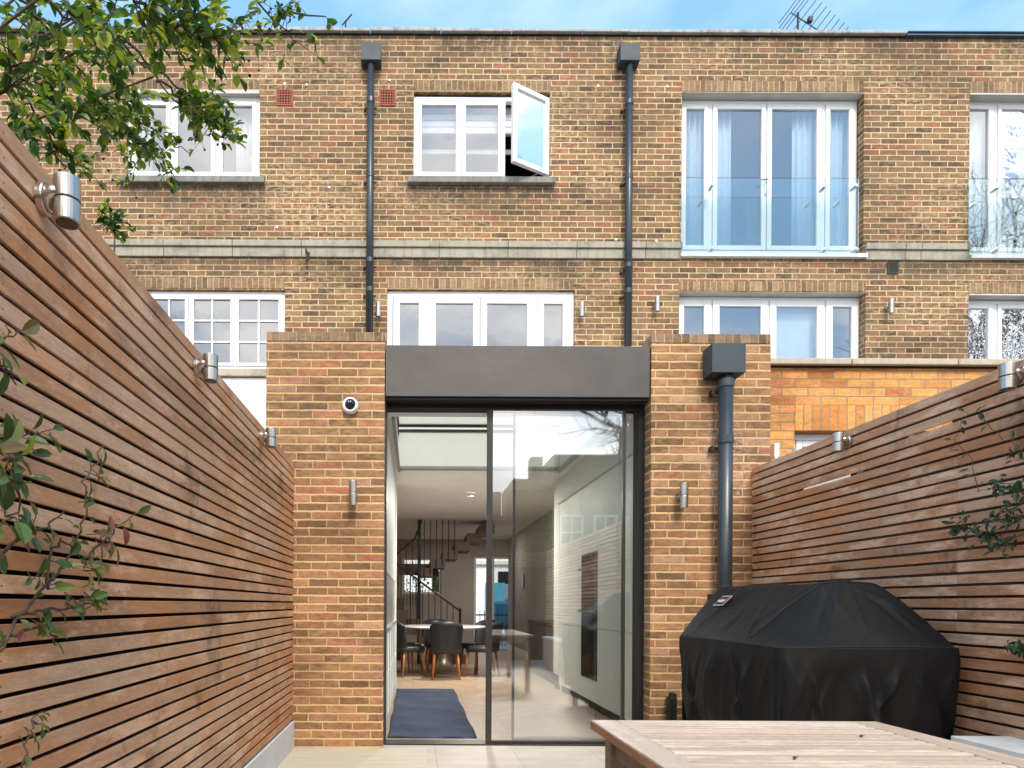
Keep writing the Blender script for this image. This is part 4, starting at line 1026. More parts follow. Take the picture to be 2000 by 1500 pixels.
m = MB(); m.box(-4, 6, 19.28, 19.31, .82, .86)
for k in range(80): m.tube([(-4+.125*k, 19.3, 0), (-4+.125*k, 19.3, .95)], .01, 5)
m.build('rails', M_iron, t)
t = thing('parked_van', (3.2, 23.0, 0), 'teal blue van parked in the street seen through the front glazing', 'van')
MB().box(2.6, 6.2, 22.2, 23.8, .35, 1.25).box(3.1, 6.1, 22.3, 23.7, 1.25, 1.85).build('body', simple('teal_car_paint', (.04, .24, .38), .3), t, bevel=.12, seg=4)
MB().box(3.3, 5.9, 22.285, 22.3, 1.3, 1.72).build('side_window', M_ovn, t)
for wx in (3.3, 5.4): MB().tube([(wx, 22.15, .32), (wx, 22.4, .32)], .32, 20).build('wheel', M_black, t)
# hedge seen through stair window
m = MB(); r2 = random.Random(3)
for k in range(1500):
    p = Vector((r2.uniform(-1.6, 1.4), r2.uniform(18.6, 19.2), r2.uniform(.2, 1.95)))
    m.leaf(p, Vector((r2.gauss(0, 1), r2.gauss(0, 1), r2.gauss(0, 1))), Vector((0, 0, 1)), .09, .05)
t = thing('hedge', (0, 18.9, 0), 'green leafy hedge outside the stair window', 'hedge'); m.build('foliage', M_leaf, t)
MB().tube([(-.6, 18.9, 0), (-.6, 18.9, 1.5)], .04, 6).tube([(.5, 18.9, 0), (.6, 18.9, 1.5)], .04, 6).build('trunk', M_stem, t)

# ------------------------------------------------------------ neighbour extension (orange brick)
Yo = 5.92
ne = thing('neighbour_extension', (4.5, Yo, 0), 'orange brick extension with a stone coping behind the right fence', 'house extension')
zo1 = PZ(1700, 719, Yo); xo = xp1+.004
wo4 = (PX(1552, 860, Yo), PX(1552, 860, Yo)+1.6, 1.1, PZ(1600, 841, Yo))
wall_holes(MB(), xo, 8.5, 0, zo1, Yo, Yo+.3, [wo4]).build('wall', M_orange, ne)
MB().box(wo4[0]-.0, wo4[1], Yo-.004, Yo+.1, wo4[3]+.001, PZ(1600, 791, Yo)).build('brick_lintel', M_orsold, ne)
m = MB(); x_ = xo
for e_ in (PX(1656, 700, Yo), PX(1862, 700, Yo), 5.9, 7.2, 8.5):
    m.box(x_+.004, e_-.004, Yo-.06, Yo+.34, zo1+.012, PZ(1700, 699, Yo-.06)); x_ = e_
m.build('coping', M_capstone, ne, bevel=.008)
MB().box(xo, 8.5, Yo-.02, Yo+.3, zo1+.001, zo1+.011).build('coping_shadow_line', M_black, ne)  # same black strip, painted as shade under this coping
window(ne, wo4[0]+.002, wo4[1]-.002, wo4[2], wo4[3]-.002, Yo+.1, [(wo4[0]+.06, wo4[0]+.8), (wo4[0]+.84, wo4[1]-.06)], fw=.06)
MB().box(xo, 8.5, Yo+.301, Yf-.01, 3.0, 3.1).box(xo, 8.5, Yf-.3, Yf-.02, .001, 2.99).build('roof', M_coping, ne)

# ------------------------------------------------------------ fences
ztl = PZ(572, 905, Yc); pitch = .0572
def fence_slats(mb, xf, y0, y1, z0, z1, sgn, th=.012, gap=.0122, joints=2.4):
    z = z1; k = 0
    while z-pitch > z0-.001:
        a = y0; ph = joints if joints else 0
        cuts = [y0]
        if joints:
            c_ = y0+ph
            while c_ < y1-.3:
                if c_ > y0+.3: cuts.append(c_)
                c_ += joints
        cuts.append(y1)
        j = rnd.uniform(0, .0015)
        for u, v_ in zip(cuts, cuts[1:]):
            xx = sorted((xf-sgn*j, xf-sgn*(th+j)))
            mb.box(xx[0], xx[1], u+.0007, v_-.0007, z-pitch+gap+rnd.uniform(-.0012, .0012), z+rnd.uniform(-.001, .001))
        z -= pitch; k += 1
    return z
t = thing('slatted_fence', (XL, 2.5, 0), 'tall fence of horizontal hardwood slats along the left of the patio', 'fence')
zbl = PZ(571, 1407, Yc)
m = MB(); zl = fence_slats(m, XL, -2.5, Yc-.003, zbl-.002, ztl, 1, joints=0); m.build('slat_panel', M_fenceL, t, bevel=.0015, seg=1)
MB().box(XL-.075, XL-.06, -2.5, Yc-.003, zbl-.02, ztl-.01).build('dark_gap_sheet', M_black, t)  # black sheet added behind the slats so their gaps read dark
MB().box(XL-.17, XL-.076, -2.5, Yc-.003, -.015, ztl-.02).build('garden_wall', M_new, t)
MB().box(XL-.06, XL+.012, -2.5, Yc-.003, -.015, zl-.003).build('plinth', M_render, t)
t = thing('slatted_fence', (XR, 2.5, 0), 'fence of greyed hardwood slats with light showing through, right of the patio', 'fence')
ztr = PZ(1467, 915, Yc)
m = MB(); zl = fence_slats(m, XR, -2.5, Yc-.003, .04, ztr, -1, gap=.0128, joints=2.9); m.build('slat_panel', M_fenceR, t, bevel=.0015, seg=1)
# rear boards close most of the gaps, leaving bright slits
m = MB(); k = 0; z = ztr
rb = random.Random(11)
while z > .1:
    y = -2.5
    while y < Yc-.01:
        L_ = rb.uniform(.15, .5); e_ = min(y+L_, Yc-.004)
        pr = .07 if k < 7 else (.02 if k < 13 else .01)
        if rb.random() > pr: m.box(XR+.021, XR+.032, y, e_, z-pitch-.012, z-pitch+.022)
        y = e_
    z -= pitch; k += 1
m.build('rear_slat', M_darkwood, t)
m = MB()
for yy in (-1.9, -.7, .5, 1.7, 2.9-.0, 4.1, 5.2): m.box(XR+.034, XR+.09, yy, yy+.06, 0, ztr-.01)
m.build('post', M_darkwood, t)
MB().box(XR-.004, XR+.02, 2.0, Yc-.003, -.01, .035).build('gravel_board', M_darkwood, t)

# planter / bench by the right fence
t = thing('raised_planter', (2.5, 1.5, 0), 'white rendered raised planter with pale stone top beside the table', 'planter')
qx = 2.37; zt_ = .555
MB().box(qx+.01, XR-.004, -1.5, 3.0, 0, zt_-.041).build('planter_wall', simple('cream_render', (.62, .53, .42), .85, bump=.2), t)
MB().box(qx, XR-.003, -1.5, 3.01, zt_-.04, zt_).build('planter_top', simple('white_stone_top', (.90, .86, .79), .6), t, bevel=.004)

# ------------------------------------------------------------ garden table
tx0, tx1, ty1, ty0, TZ = .592, 1.54, 2.27, .35, .74
t = thing('garden_table', (1.07, 1.3, 0), 'silvery slatted teak garden table in the foreground', 'table')
m = MB(); rw = .085
m.box(tx0, tx0+rw, ty0, ty1, TZ-.028, TZ).box(tx1-rw, tx1, ty0, ty1, TZ-.028, TZ)
m.build('side_rail', M_teakY, t, bevel=.003)
MB().box(tx0+rw+.001, tx1-rw-.001, ty1-.05, ty1, TZ-.028, TZ).box(tx0+rw+.001, tx1-rw-.001, ty0, ty0+.05, TZ-.028, TZ).build('end_rail', M_teak, t, bevel=.003)
m = MB(); yy = ty1-.054; rt = random.Random(5)
while yy-.04 > ty0+.05:
    m.box(tx0+rw+.001, tx1-rw-.001, yy-.029, yy, TZ-.022, TZ-.001+rt.uniform(-.001, .001)); yy -= .042
m.build('slat', M_teak, t, bevel=.002)
MB().box(tx0-.0025, tx0+.004, ty0, ty1-.001, TZ-.028, TZ-.004).build('edge_strip', M_teakedge, t)
MB().box(tx0+.05, tx0+.075, ty0+.1, ty1-.1, TZ-.105, TZ-.029).box(tx1-.075, tx1-.05, ty0+.1, ty1-.1, TZ-.105, TZ-.029).box(tx0+.1, tx1-.1, ty1-.075, ty1-.05, TZ-.105, TZ-.029).box(tx0+.1, tx1-.1, ty0+.05, ty0+.075, TZ-.105, TZ-.029).build('apron', M_teakleg, t)
for lx in (tx0+.035, tx1-.095):
    for ly in (ty1-.1, ty0+.04): MB().box(lx, lx+.06, ly, ly+.06, 0.001, TZ-.029).build('leg', M_teakleg, t, bevel=.004)
for px_, py_, lab in ((1682, 1440, 'tiny brown dried berry on the table top nearer the barbecue'), (1552, 1483, 'tiny brown dried berry on the table top near the bottom edge')):
    Yq = (H-TZ)*FPX/(py_-VY-ROLL*(px_-VX)); q = W3(px_, py_, Yq)
    tag(MB().sphere((q.x, q.y, TZ+.004), .0045, 8, 6).tube([(q.x, q.y, TZ+.004), (q.x+.008, q.y-.004, TZ+.008)], .0012, 5).build('dried_berry', simple('brown_berry', (.12, .05, .03), .6), smooth=True), lab, 'berry', 'dried berries on the table')

# ------------------------------------------------------------ covered barbecue
bx0, bx1, by0, by1 = 1.70, 2.56, 3.17, 4.40; SH = .925
t = thing('covered_barbecue', ((bx0+bx1)/2, (by0+by1)/2, 0), 'large barbecue under a creased black fabric cover in front of the right pier', 'barbecue')
def sst(a, b, x_):
    u = max(0, min(1, (x_-a)/(b-a))); return u*u*(3-2*u)
def topz(u, v_):
    # u: 0 front (left) .. 1 back ; v: 0 near .. 1 far
    rw_ = .46-.17*sst(.4, .95, v_)
    if u < .47: a_ = min(1, (u/rw_))**.88
    elif u < .74: a_ = 1+.035*math.sin((u-.47)/.27*math.pi)
    else: a_ = 1-.28*sst(.74, .95, u)-.72*sst(.93, 1.0, u)
    w_ = min(1, v_/.27); b_ = w_**(.85)*(1 if v_ < .27 else 1)
    b_ *= 1-.9*sst(.955, 1.0, v_)
    z = SH+.315*a_*b_
    # draped fabric: sag and creases
    z -= .010*sst(.27, .4, v_)*(1-sst(.8, .95, v_))*a_*math.sin(math.pi*u)
    rid = lambda a_, b_, c_: (1-abs(mnoise.noise(Vector((a_, b_, c_))))*2)
    edge_ = min(1, 8*u, 8*(1-u), 8*v_, 8*(1-v_))
    z += edge_*(.014*mnoise.noise(Vector((u*3.3, v_*4.2, 1.7)))+.009*rid(u*2.2+v_*1.5, v_*3.2, 2.1)**3+.007*rid(u*4.1-v_*3, v_*4.7+u*2, 7.7)**3)
    # ridges running from dome corners to shelf corners
    for (ua, va, ub, vb, hgt, wd) in ((.54, .25, .30, .03, .010, .018), (.64, .23, .97, .04, .015, .014), (.48, .25, .18, .02, -.010, .018), (.66, .22, .80, .02, -.012, .02), (.74, .25, .99, .10, .010, .014), (.30, .50, .02, .30, .010, .016), (.38, .62, .04, .52, -.009, .02), (.55, .29, .10, .36, .008, .015), (.58, .22, .52, .06, .010, .014)):
        dx_, dy_ = ub-ua, vb-va; tt_ = max(0, min(1, ((u-ua)*dx_+(v_-va)*dy_)/(dx_*dx_+dy_*dy_)))
        dd_ = math.hypot(u-ua-tt_*dx_, (v_-va-tt_*dy_)*1.4); z += hgt*math.exp(-(dd_/wd)**2)*edge_
    return z
NXg, NYg = 110, 130
m = MB(); rc = .05
def plan(u, v_):
    x_ = bx0+(bx1-bx0)*u; y_ = by0+(by1-by0)*v_
    # round plan corners
    cxm, cym = (bx0+bx1)/2, (by0+by1)/2; hx, hy_ = (bx1-bx0)/2, (by1-by0)/2
    dx, dy = abs(x_-cxm)-(hx-rc), abs(y_-cym)-(hy_-rc)
    if dx > 0 and dy > 0:
        L_ = max(dx, dy); r_ = math.hypot(dx, dy)
        if r_ > 1e-9:
            f = L_/r_; dx *= f; dy *= f
        x_ = cxm+math.copysign(hx-rc+dx, x_-cxm); y_ = cym+math.copysign(hy_-rc+dy, y_-cym)
    return x_, y_
for j in range(NYg+1):
    for i in range(NXg+1):
        u, v_ = i/NXg, j/NYg; x_, y_ = plan(u, v_); z = topz(u, v_)
        m.v.append((x_, y_, z))
idx = lambda i, j: j*(NXg+1)+i
for j in range(NYg):
    for i in range(NXg): m.f.append((idx(i, j), idx(i+1, j), idx(i+1, j+1), idx(i, j+1)))
per = [(i, 0) for i in range(NXg)]+[(NXg, j) for j in range(NYg)]+[(i, NYg) for i in range(NXg, 0, -1)]+[(0, j) for j in range(NYg, 0, -1)]
nP = len(per); NL = 48; base = len(m.v); prevrow = [idx(i, j) for i, j in per]
cen = Vector(((bx0+bx1)/2, (by0+by1)/2, 0)); Lper = 2*((bx1-bx0)+(by1-by0))
for l_ in range(1, NL+1):
    t_l = l_/NL; row = []
    for k, (i, j) in enumerate(per):
        x_, y_, z0_ = m.v[idx(i, j)]
        s_ = k/nP*Lper
        zb2 = .12+.10*(.5+.5*math.sin(s_*3.1+1))
        # outward normal
        nx = -1 if i == 0 else (1 if i == NXg else 0); ny = -1 if j == 0 else (1 if j == NYg else 0)
        n_ = Vector((nx, ny, 0)).normalized()
        w_ = sst(0, .25, t_l)
        fold = .036*mnoise.noise(Vector((s_*3.2+.6*t_l, t_l*1.2, 0)))+.010*mnoise.noise(Vector((s_*8, t_l*.8, 5)))+.014*(1-2*abs(mnoise.noise(Vector((s_*3.1-1.0*t_l, t_l*.6, 9)))))**3+.010*(1-2*abs(mnoise.noise(Vector((s_*5.3+1.2*t_l, t_l*.7, 3)))))**3
        dg = abs(s_-(.42+.12*t_l)); fold += .045*math.exp(-(dg/.028)**2)*sst(.05, .3, t_l)-.04*math.exp(-((s_-(.50+.12*t_l))/.04)**2)*sst(.1, .45, t_l)
        tuck = -.10*t_l**2.2+.004*math.sin(math.pi*min(1, t_l*6))*(1 if t_l < 1/6 else 0)
        for (sc_, sl_, hh__, ww_, t0_) in ((.12, .25, .022, .02, .02), (.27, -.2, -.02, .025, .1), (.66, -.35, .03, .022, .0), (.76, .3, -.03, .03, .15), (3.72, .3, .028, .022, .0), (3.45, -.4, -.024, .03, .05), (3.15, .25, .026, .025, .1), (3.95, -.2, .02, .02, .05), (2.95, .2, -.02, .03, .1)):
            fold += hh__*math.exp(-((s_-(sc_+sl_*t_l))/ww_)**2)*sst(t0_, t0_+.3, t_l)
        off = fold*w_+tuck
        z = z0_-(z0_-zb2)*t_l
        row.append(len(m.v)); m.v.append((x_+n_.x*off, y_+n_.y*off, z))
    for k in range(nP):
        a_, b_ = prevrow[k], prevrow[(k+1) % nP]; c_, d_ = row[(k+1) % nP], row[k]
        m.f.append((a_, d_, c_, b_))
    prevrow = row
m.v = [(x_, y_, z) for x_, y_, z in m.v]
cv = m.build('cover', M_cover, t, smooth=True)
bm = bmesh.new(); bm.from_mesh(cv.data); bmesh.ops.recalc_face_normals(bm, faces=bm.faces[:]); bm.to_mesh(cv.data); bm.free()
off_ = wloc(t)
psz = {idx(i, j) for i, j in per}
for e_ in cv.data.edges:
    if e_.vertices[0] in psz and e_.vertices[1] in psz: e_.use_edge_sharp = True
# seams: raised piping
def topp(u, v_, dz=.002):
    x_, y_ = plan(u, v_); return (x_, y_, topz(u, v_)+dz)
sm = MB()
sm.tube([topp(u/30*.98, .27+.0*u) for u in range(1, 30)], .0035, 6)
sm.tube([topp(u/30, .004, .001) for u in range(0, 31)], .0035, 6)
sm.tube([topp(.004, v__/30, .001) for v__ in range(0, 31)], .003, 6)
sm.build('piping', M_black, cv, smooth=True)
MB().box(bx0+.08, bx1-.08, by0+.08, by1-.08, .12, .5).build('grill_body', M_iron, t)
for wx in (bx0+.12, bx1-.12):
    for wy in (by0+.15, by1-.15): MB().tube([(wx, wy, .0), (wx, wy, .15)], .03, 12).build('leg', M_iron, t)
# badge on the front slope
pA = Vector(topp(.13, .80, .0)); pB = Vector(topp(.31, .80, .0)); up_ = (pB-pA).normalized(); along = Vector((0, -1, 0)); nn = along.cross(up_).normalized()
if nn.x > 0: nn = -nn
cb = (pA+pB)/2+nn*.012
M_bw = simple('white_badge_ink', (.75, .75, .75), .6); M_br = simple('red_badge_ink', (.45, .03, .04), .6)
def prect(mb, u0, u1, v0, v1, d=0.0):
    f = lambda a_, b_: tuple(cb+along*a_+up_*b_+nn*d)
    mb.quad(f(u0, v0), f(u1, v0), f(u1, v1), f(u0, v1)); return mb
hw_, hh_ = .066, .042
bd = prect(MB(), -hw_, hw_, -hh_, hh_, 0.0); o = bd.build('badge', M_bw, cv)
prect(MB(), -hw_+.005, hw_-.005, -hh_+.005, hh_-.005, .0008).build('badge_field', M_black, cv)
prect(MB(), hw_-.036, hw_-.012, -hh_+.014, hh_-.014, .0016).build('badge_red_mark', M_br, cv)
fc = D.curves.new('badge_text', 'FONT'); fc.body = 'weber'; fc.size = .042; fc.align_x = 'CENTER'; fc.align_y = 'CENTER'; fc.offset = .0008
fo = D.objects.new('badge_text', fc); col.objects.link(fo)
C.view_layer.update()
me = D.meshes.new_from_object(fo.evaluated_get(C.evaluated_depsgraph_get())); D.objects.remove(fo)
for vtx in me.vertices:
    p = cb+along*(vtx.co.x*.82-.013)+up_*vtx.co.y*1.1+nn*.0018; vtx.co = p-off_
bo = D.objects.new('badge_text', me); col.objects.link(bo); me.materials.append(M_bw); bo.parent = cv
# dark gas hose / handle at far left of barbecue
q = W3(1331, 1365, Yc-.25)
tag(MB().tube([(q.x, Yc-.05, 0), (q.x, Yc-.05, .38), (q.x+.01, Yc-.06, .45)], .028, 10).box(q.x-.03, q.x+.03, Yc-.09, Yc-.02, .2, .42).build('outdoor_tap', M_iron, bevel=.005), 'dark upright post beside the barbecue at the foot of the right pier', 'standpipe')

# ------------------------------------------------------------ tv aerials
def aerial(px, py, y, label):
    b = W3(px, py, y)
    t = thing('tv_aerial', (b.x, b.y, 8.5), label, 'aerial')
    c0 = Vector((b.x, b.y, b.z))
    MB().tube([(b.x-.05, b.y, 8.4), (b.x-.05, b.y, b.z+.1)], .016, 8).build('mast', M_iron, t)
    ax = Vector((1.15, .35, -.32)); 
    MB().tube([c0+Vector((-.15, 0, .1)), c0+ax], .011, 6).build('boom', M_chrome, t)
    m = MB(); dr = Vector((.42, -.35, .52)).normalized()
    for k in range(13):
        p = c0+ax*(k/12.5); L_ = .29-.010*k
        m.tube([p-dr*L_*.55, p+dr*L_], .0055, 5)
    for k in range(4):
        p = c0+Vector((-.13, 0, -.02+.08*k)); m.tube([p-dr*.26, p+dr*.5], .0055, 5)
    m.build('element', M_iron, t)
    MB().box(c0.x+.1, c0.x+.16, c0.y-.03, c0.y+.03, c0.z-.04, c0.z+.03).build('junction_box', M_iron, t)
aerial(1565, 38, 10.2, 'spiky television aerial standing on the roof above the glazed balcony doors')
b = W3(675, 45, 10.0)
tag(MB().tube([(b.x, 10, 8.5), (b.x, 10, b.z)], .012, 6).tube([(b.x-.05, 10, b.z-.03), (b.x+.09, 10, b.z+.13)], .01, 6).tube([(b.x, 10, b.z+.02), (b.x+.09, 10, b.z+.13)], .01, 6).build('roof_rod', M_iron), 'small bent metal rod sticking up behind the roof edge above the left downpipe', 'aerial')

# ------------------------------------------------------------ plants
def twig(mst, mlf, mbr, p, d, L, rad, rg, leafL, dens, berries=0.0, droop=.25, grav=True):
    pts = [Vector(p)]; d = d.normalized(); n = max(3, int(L/.045))
    for k in range(n):
        d = (d+Vector((rg.gauss(0, .16), rg.gauss(0, .16), rg.gauss(0, .14)-droop*.10))).normalized(); pts.append(pts[-1]+d*(L/n))
    mst.tube(pts, [rad*(1-.75*k/n) for k in range(n+1)], 5)
    for k in range(1, n+1):
        for _ in range(dens):
            if rg.random() < .9:
                q = pts[k-1].lerp(pts[k], rg.random()); ld = (d*.6+Vector((rg.gauss(0, .8), rg.gauss(0, .8), rg.gauss(0, .6)))).normalized()
                l_ = leafL*rg.uniform(.55, 1.2)
                mlf.leaf(q, ld, Vector((rg.gauss(0, .6), rg.gauss(0, .6)-.6, .8)), l_, l_*rg.uniform(.55, .78), rg.uniform(0, .3))
    for _ in range(2):
        l_ = leafL*rg.uniform(.6, 1.1); mlf.leaf(pts[-1], (d+Vector((rg.gauss(0, .4), rg.gauss(0, .4), rg.gauss(0, .4)))), Vector((0, -.5, 1)), l_, l_*.66, .2)
    if mbr is not None and rg.random() < berries:
        e_ = pts[-1]
        for _ in range(rg.randint(3, 6)):
            q = e_+Vector((rg.gauss(0, .025), rg.gauss(0, .025), rg.gauss(-.01, .022))); mst.tube([e_, q], .0008, 4); mbr.append((q, rg.uniform(.0038, .0054)))
    return pts
rg = random.Random(21)
t = thing('berry_shrub', (-1.9, 2.4, 0), 'leafy evergreen branches with black berries reaching over the left fence at upper left', 'shrub')
ms, ml, mb_ = MB(), MB(), []
branches = [
    [(-60, -120, 2.0), (40, 0, 2.2), (95, 60, 2.35), (150, 125, 2.5), (195, 200, 2.65), (240, 250, 2.75), (300, 300, 2.85), (335, 335, 2.9)],
    [(-80, 60, 2.2), (0, 120, 2.3), (60, 165, 2.4), (125, 205, 2.45), (200, 240, 2.6)],
    [(120, -80, 2.1), (180, 10, 2.3), (240, 90, 2.45), (300, 150, 2.6), (350, 210, 2.8), (420, 250, 2.9)],
    [(200, -100, 1.7), (260, -5, 1.8), (330, 50, 1.9), (400, 75, 2.0), (440, 72, 2.05)],
    [(-60, 100, 2.1), (30, 170, 2.2), (70, 230, 2.3), (110, 290, 2.35), (125, 330, 2.4)],
    [(150, 40, 2.4), (220, 130, 2.6), (260, 200, 2.9), (270, 260, 3.0), (265, 320, 3.05)],
    [(40, -60, 1.8), (110, 20, 1.9), (190, 60, 2.0), (250, 110, 2.1)],
    [(-60, -20, 2.6), (60, 60, 2.8), (140, 150, 3.0), (220, 220, 3.1), (300, 260, 3.2), (370, 300, 3.2)],
    [(230, 60, 2.4), (300, 130, 2.5), (370, 190, 2.6), (420, 215, 2.7)],
    [(-40, 200, 2.0), (10, 180, 2.0), (60, 100, 2.0), (120, 40, 2.0)],
    [(300, 150, 2.6), (350, 190, 2.7), (400, 200, 2.7), (425, 235, 2.7)],
    [(260, -40, 2.3), (310, 20, 2.4), (350, 60, 2.4), (380, 40, 2.4)],
]
for bi, br in enumerate(branches):
    pts = [W3(*q) for q in br]
    fine_ = []
    for a_, b_ in zip(pts, pts[1:]):
        for k in range(5): fine_.append(a_.lerp(b_, k/5)+Vector((rg.gauss(0, .006), rg.gauss(0, .012), rg.gauss(0, .006))))
    fine_.append(pts[-1]); n = len(fine_)
    ms.tube(fine_, [.0042*(1-.75*k/n)+.001 for k in range(n)], 6)
    for k in range(3, n):
        for _ in range(2 if k < n*.55 else 2):
            d = (fine_[k]-fine_[k-1]).normalized()+Vector((rg.gauss(0, .75), rg.gauss(0, .75), rg.gauss(-.05, .7)))
            if rg.random() < .16 or mnoise.noise(fine_[k]*4.5) < -.22: continue
            twig(ms, ml, mb_, fine_[k], d, rg.uniform(.09, .21)*(1.0 if k < n*.7 else .75), 0.0022, rg, .041, 3 if k < n*.75 else 2, berries=.12 if k > n*.55 else .0)
# right-hand sprays against the sky
for br in ([(470, -60, 2.4), (500, 0, 2.5), (530, 35, 2.6), (560, 60, 2.6), (572, 78, 2.6)], [(530, 35, 2.6), (575, 25, 2.6), (600, 30, 2.6), (635, 32, 2.6)], [(440, 72, 2.05), (465, 40, 2.3), (505, 18, 2.5)]):
    pts = [W3(*q) for q in br]; ms.tube(pts, [.005-.0009*k for k in range(len(pts))], 5)
    for k in range(1, len(pts)):
        for _ in range(3 if br[0][0] > 460 and br[1][0] < 520 else 1):
            twig(ms, ml, mb_, pts[k], Vector((rg.gauss(0, 1), rg.gauss(0, .6), rg.gauss(-.1, .7))), rg.uniform(.05, .12), .0016, rg, .036, 1, berries=.8)
# hidden lower trunk, standing in the neighbouring garden
tr0 = [Vector((-1.9, 2.4, 0)), Vector((-1.85, 2.3, 1.2)), Vector((-1.95, 2.3, 2.4)), W3(-420, 120, 2.3)]
ms2 = MB().tube(tr0, [.06, .05, .04, .02], 10)
for br in branches: ms2.tube([tr0[2], (tr0[2]+W3(*br[0]))/2+Vector((-.25, .1, .05)), W3(*br[0])], [.012, .005, .0035], 7)
ms2.build('trunk', M_stem, t, smooth=True)
ms.build('branch', M_stem, t, smooth=True); ml.build('foliage', M_leaf, t); b0 = None
for q, rr_ in mb_[:100]:
    if b0 is None: b0 = MB().sphere((0, 0, 0), 1.0, 8, 6).build('berry', M_berry, t, local=True, smooth=True); o = b0
    else: o = b0.copy(); col.objects.link(o)
    o.location = q-wloc(t); o.scale = (rr_, rr_, rr_)
# spiky dark leaves behind the fence
m = MB()
for k, (a_, b_) in enumerate((((18, 200, 2.0), (66, 300, 2.1)), ((26, 225, 2.0), (70, 305, 2.1)), ((30, 260, 2.0), (50, 300, 2.05)))):
    p, q = W3(*a_), W3(*b_); m.leaf(p, q-p, Vector((.2, -1, .2)), (q-p).length, .012, .05)
# second small shrub
t2 = thing('small_shrub', (-1.35, 3.0, 0), 'small leafy sprig poking above the left fence below the leafy branches', 'shrub')
s2, l2 = MB(), MB()
for k in range(16):
    p = W3(195+rg.uniform(-12, 25), 445+rg.uniform(-18, 14), 3.1)
    twig(s2, l2, None, p, Vector((rg.uniform(.1, 1), rg.gauss(0, .4), rg.uniform(-.1, .6))), rg.uniform(.05, .11), .002, rg, .036, 2)
s2.tube([(-1.35, 3.0, 0), (-1.38, 3.05, 1.6), W3(195, 460, 3.1)], [.02, .015, .006], 7); s2.tube([(-1.38, 3.05, 1.6), W3(225, 440, 3.1)], [.012, .003], 6)
s2.build('stem', M_stem, t2, smooth=True); l2.build('foliage', M_leaf, t2); m.build('strap_leaf', M_leafd, t2)

def fence_pt(px, py, X_):
    Y_ = X_*FPX/((px-VX)+ROLL*(py-VY)); return Vector((X_, Y_, PZ(px, py, Y_)))
def climber(label, lines, X_, mat, leafL, step_, seed, cat='climbing plant', dens=1, out=1.0, thick=.003, foot=None, clusters=()):
    rg_ = random.Random(seed); ms_, ml_ = MB(), MB()
    p0 = fence_pt(*lines[0][0], X_)
    t_ = thing('climbing_plant', (X_, p0.y, 0), label, cat, 'climbers on the fences')
    for li, ln in enumerate(lines):
        pts = [fence_pt(px, py, X_) for px, py in ln]; f_ = []
        for a_, b_ in zip(pts, pts[1:]):
            for k in range(4): f_.append(a_.lerp(b_, k/4)+Vector((rg_.gauss(0, .006)*1, rg_.gauss(0, .003), rg_.gauss(0, .003))))
        f_.append(pts[-1]); n = len(f_)
        ms_.tube(f_, [thick*(1-.6*k/n) for k in range(n)], 6)
        acc = 0
        for k in range(1, n):
            seg_ = (f_[k]-f_[k-1]); acc += seg_.length
            while acc > step_:
                acc -= step_
                for _ in range(dens):
                    d = Vector((out*rg_.uniform(-.15, .9), rg_.gauss(0, .7), rg_.gauss(-.25, .6))).normalized()
                    q = f_[k]+d*.012; ms_.tube([f_[k], q], thick*.35, 4)
                    l_ = leafL*rg_.uniform(.6, 1.15); ml_.leaf(q, d, Vector((out, rg_.gauss(0, .4), .6+rg_.gauss(0, .3))), l_, l_*rg_.uniform(.42, .58), rg_.uniform(.1, .4))
    for (cx_, cy_, r_, n_) in clusters:
        for _ in range(n_):
            c_ = fence_pt(cx_+rg_.gauss(0, r_*.5), cy_+rg_.gauss(0, r_*.5), X_+out*rg_.uniform(0, .05))
            d = Vector((out*rg_.uniform(-.1, .9), rg_.gauss(0, .7), rg_.gauss(-.2, .6))).normalized(); l_ = leafL*rg_.uniform(.6, 1.2)
            ml_.leaf(c_, d, Vector((out, rg_.gauss(0, .4), .6)), l_, l_*rg_.uniform(.42, .58), rg_.uniform(.1, .4))
            ms_.tube([c_, c_-d*.02-Vector((out*.01, 0, 0))], thick*.3, 4)
    if foot: ms_.tube([Vector((X_, p0.y+.0, 0.0)), Vector((X_, p0.y, p0.z*.5)), p0], [thick*1.3, thick*1.2, thick], 6)
    ms_.build('stem', M_stem, t_, smooth=True); ml_.build('foliage', mat, t_)
XC = XL+.045
climber('upper sprig of glossy leaves on the left fence at the photo edge', [[(-40, 700), (0, 668), (30, 652), (34, 642)], [(-30, 720), (8, 712), (24, 735), (32, 752)]], XC, M_leafc, .052, .026, 1)
climber('big leaved reddish green climber cluster at the left photo edge', [[(-40, 900), (10, 870), (45, 850), (95, 840)], [(-20, 940), (20, 900), (60, 880)], [(25, 870), (40, 930), (30, 1000), (0, 1020), (-30, 1060)]], XC+.02, M_leafc, .062, .017, 2, dens=1)
climber('woody climber with sparse reddish leaves sprawling over the left fence', [
    [(-30, 1300), (20, 1230), (60, 1180), (100, 1130), (140, 1090), (160, 1040), (168, 980), (172, 930), (188, 905), (203, 870)],
    [(0, 1080), (40, 1050), (90, 1030), (125, 1000)], [(160, 1100), (190, 1070), (225, 1030), (262, 1005)], [(100, 1120), (85, 1150), (95, 1080), (120, 1055), (150, 1075), (180, 1100)],
    [(30, 1200), (90, 1190), (130, 1190), (180, 1180), (210, 1190)], [(20, 1240), (70, 1225), (100, 1240), (110, 1260)]], XC, M_leafc, .048, .055, 3, thick=.0045, foot=True,
    clusters=((205, 1055, 22, 12), (190, 1110, 18, 7), (180, 1165, 22, 12), (150, 1180, 15, 5), (195, 930, 12, 4), (175, 980, 8, 3), (60, 1010, 14, 4), (85, 1215, 18, 5), (75, 1130, 16, 4)))
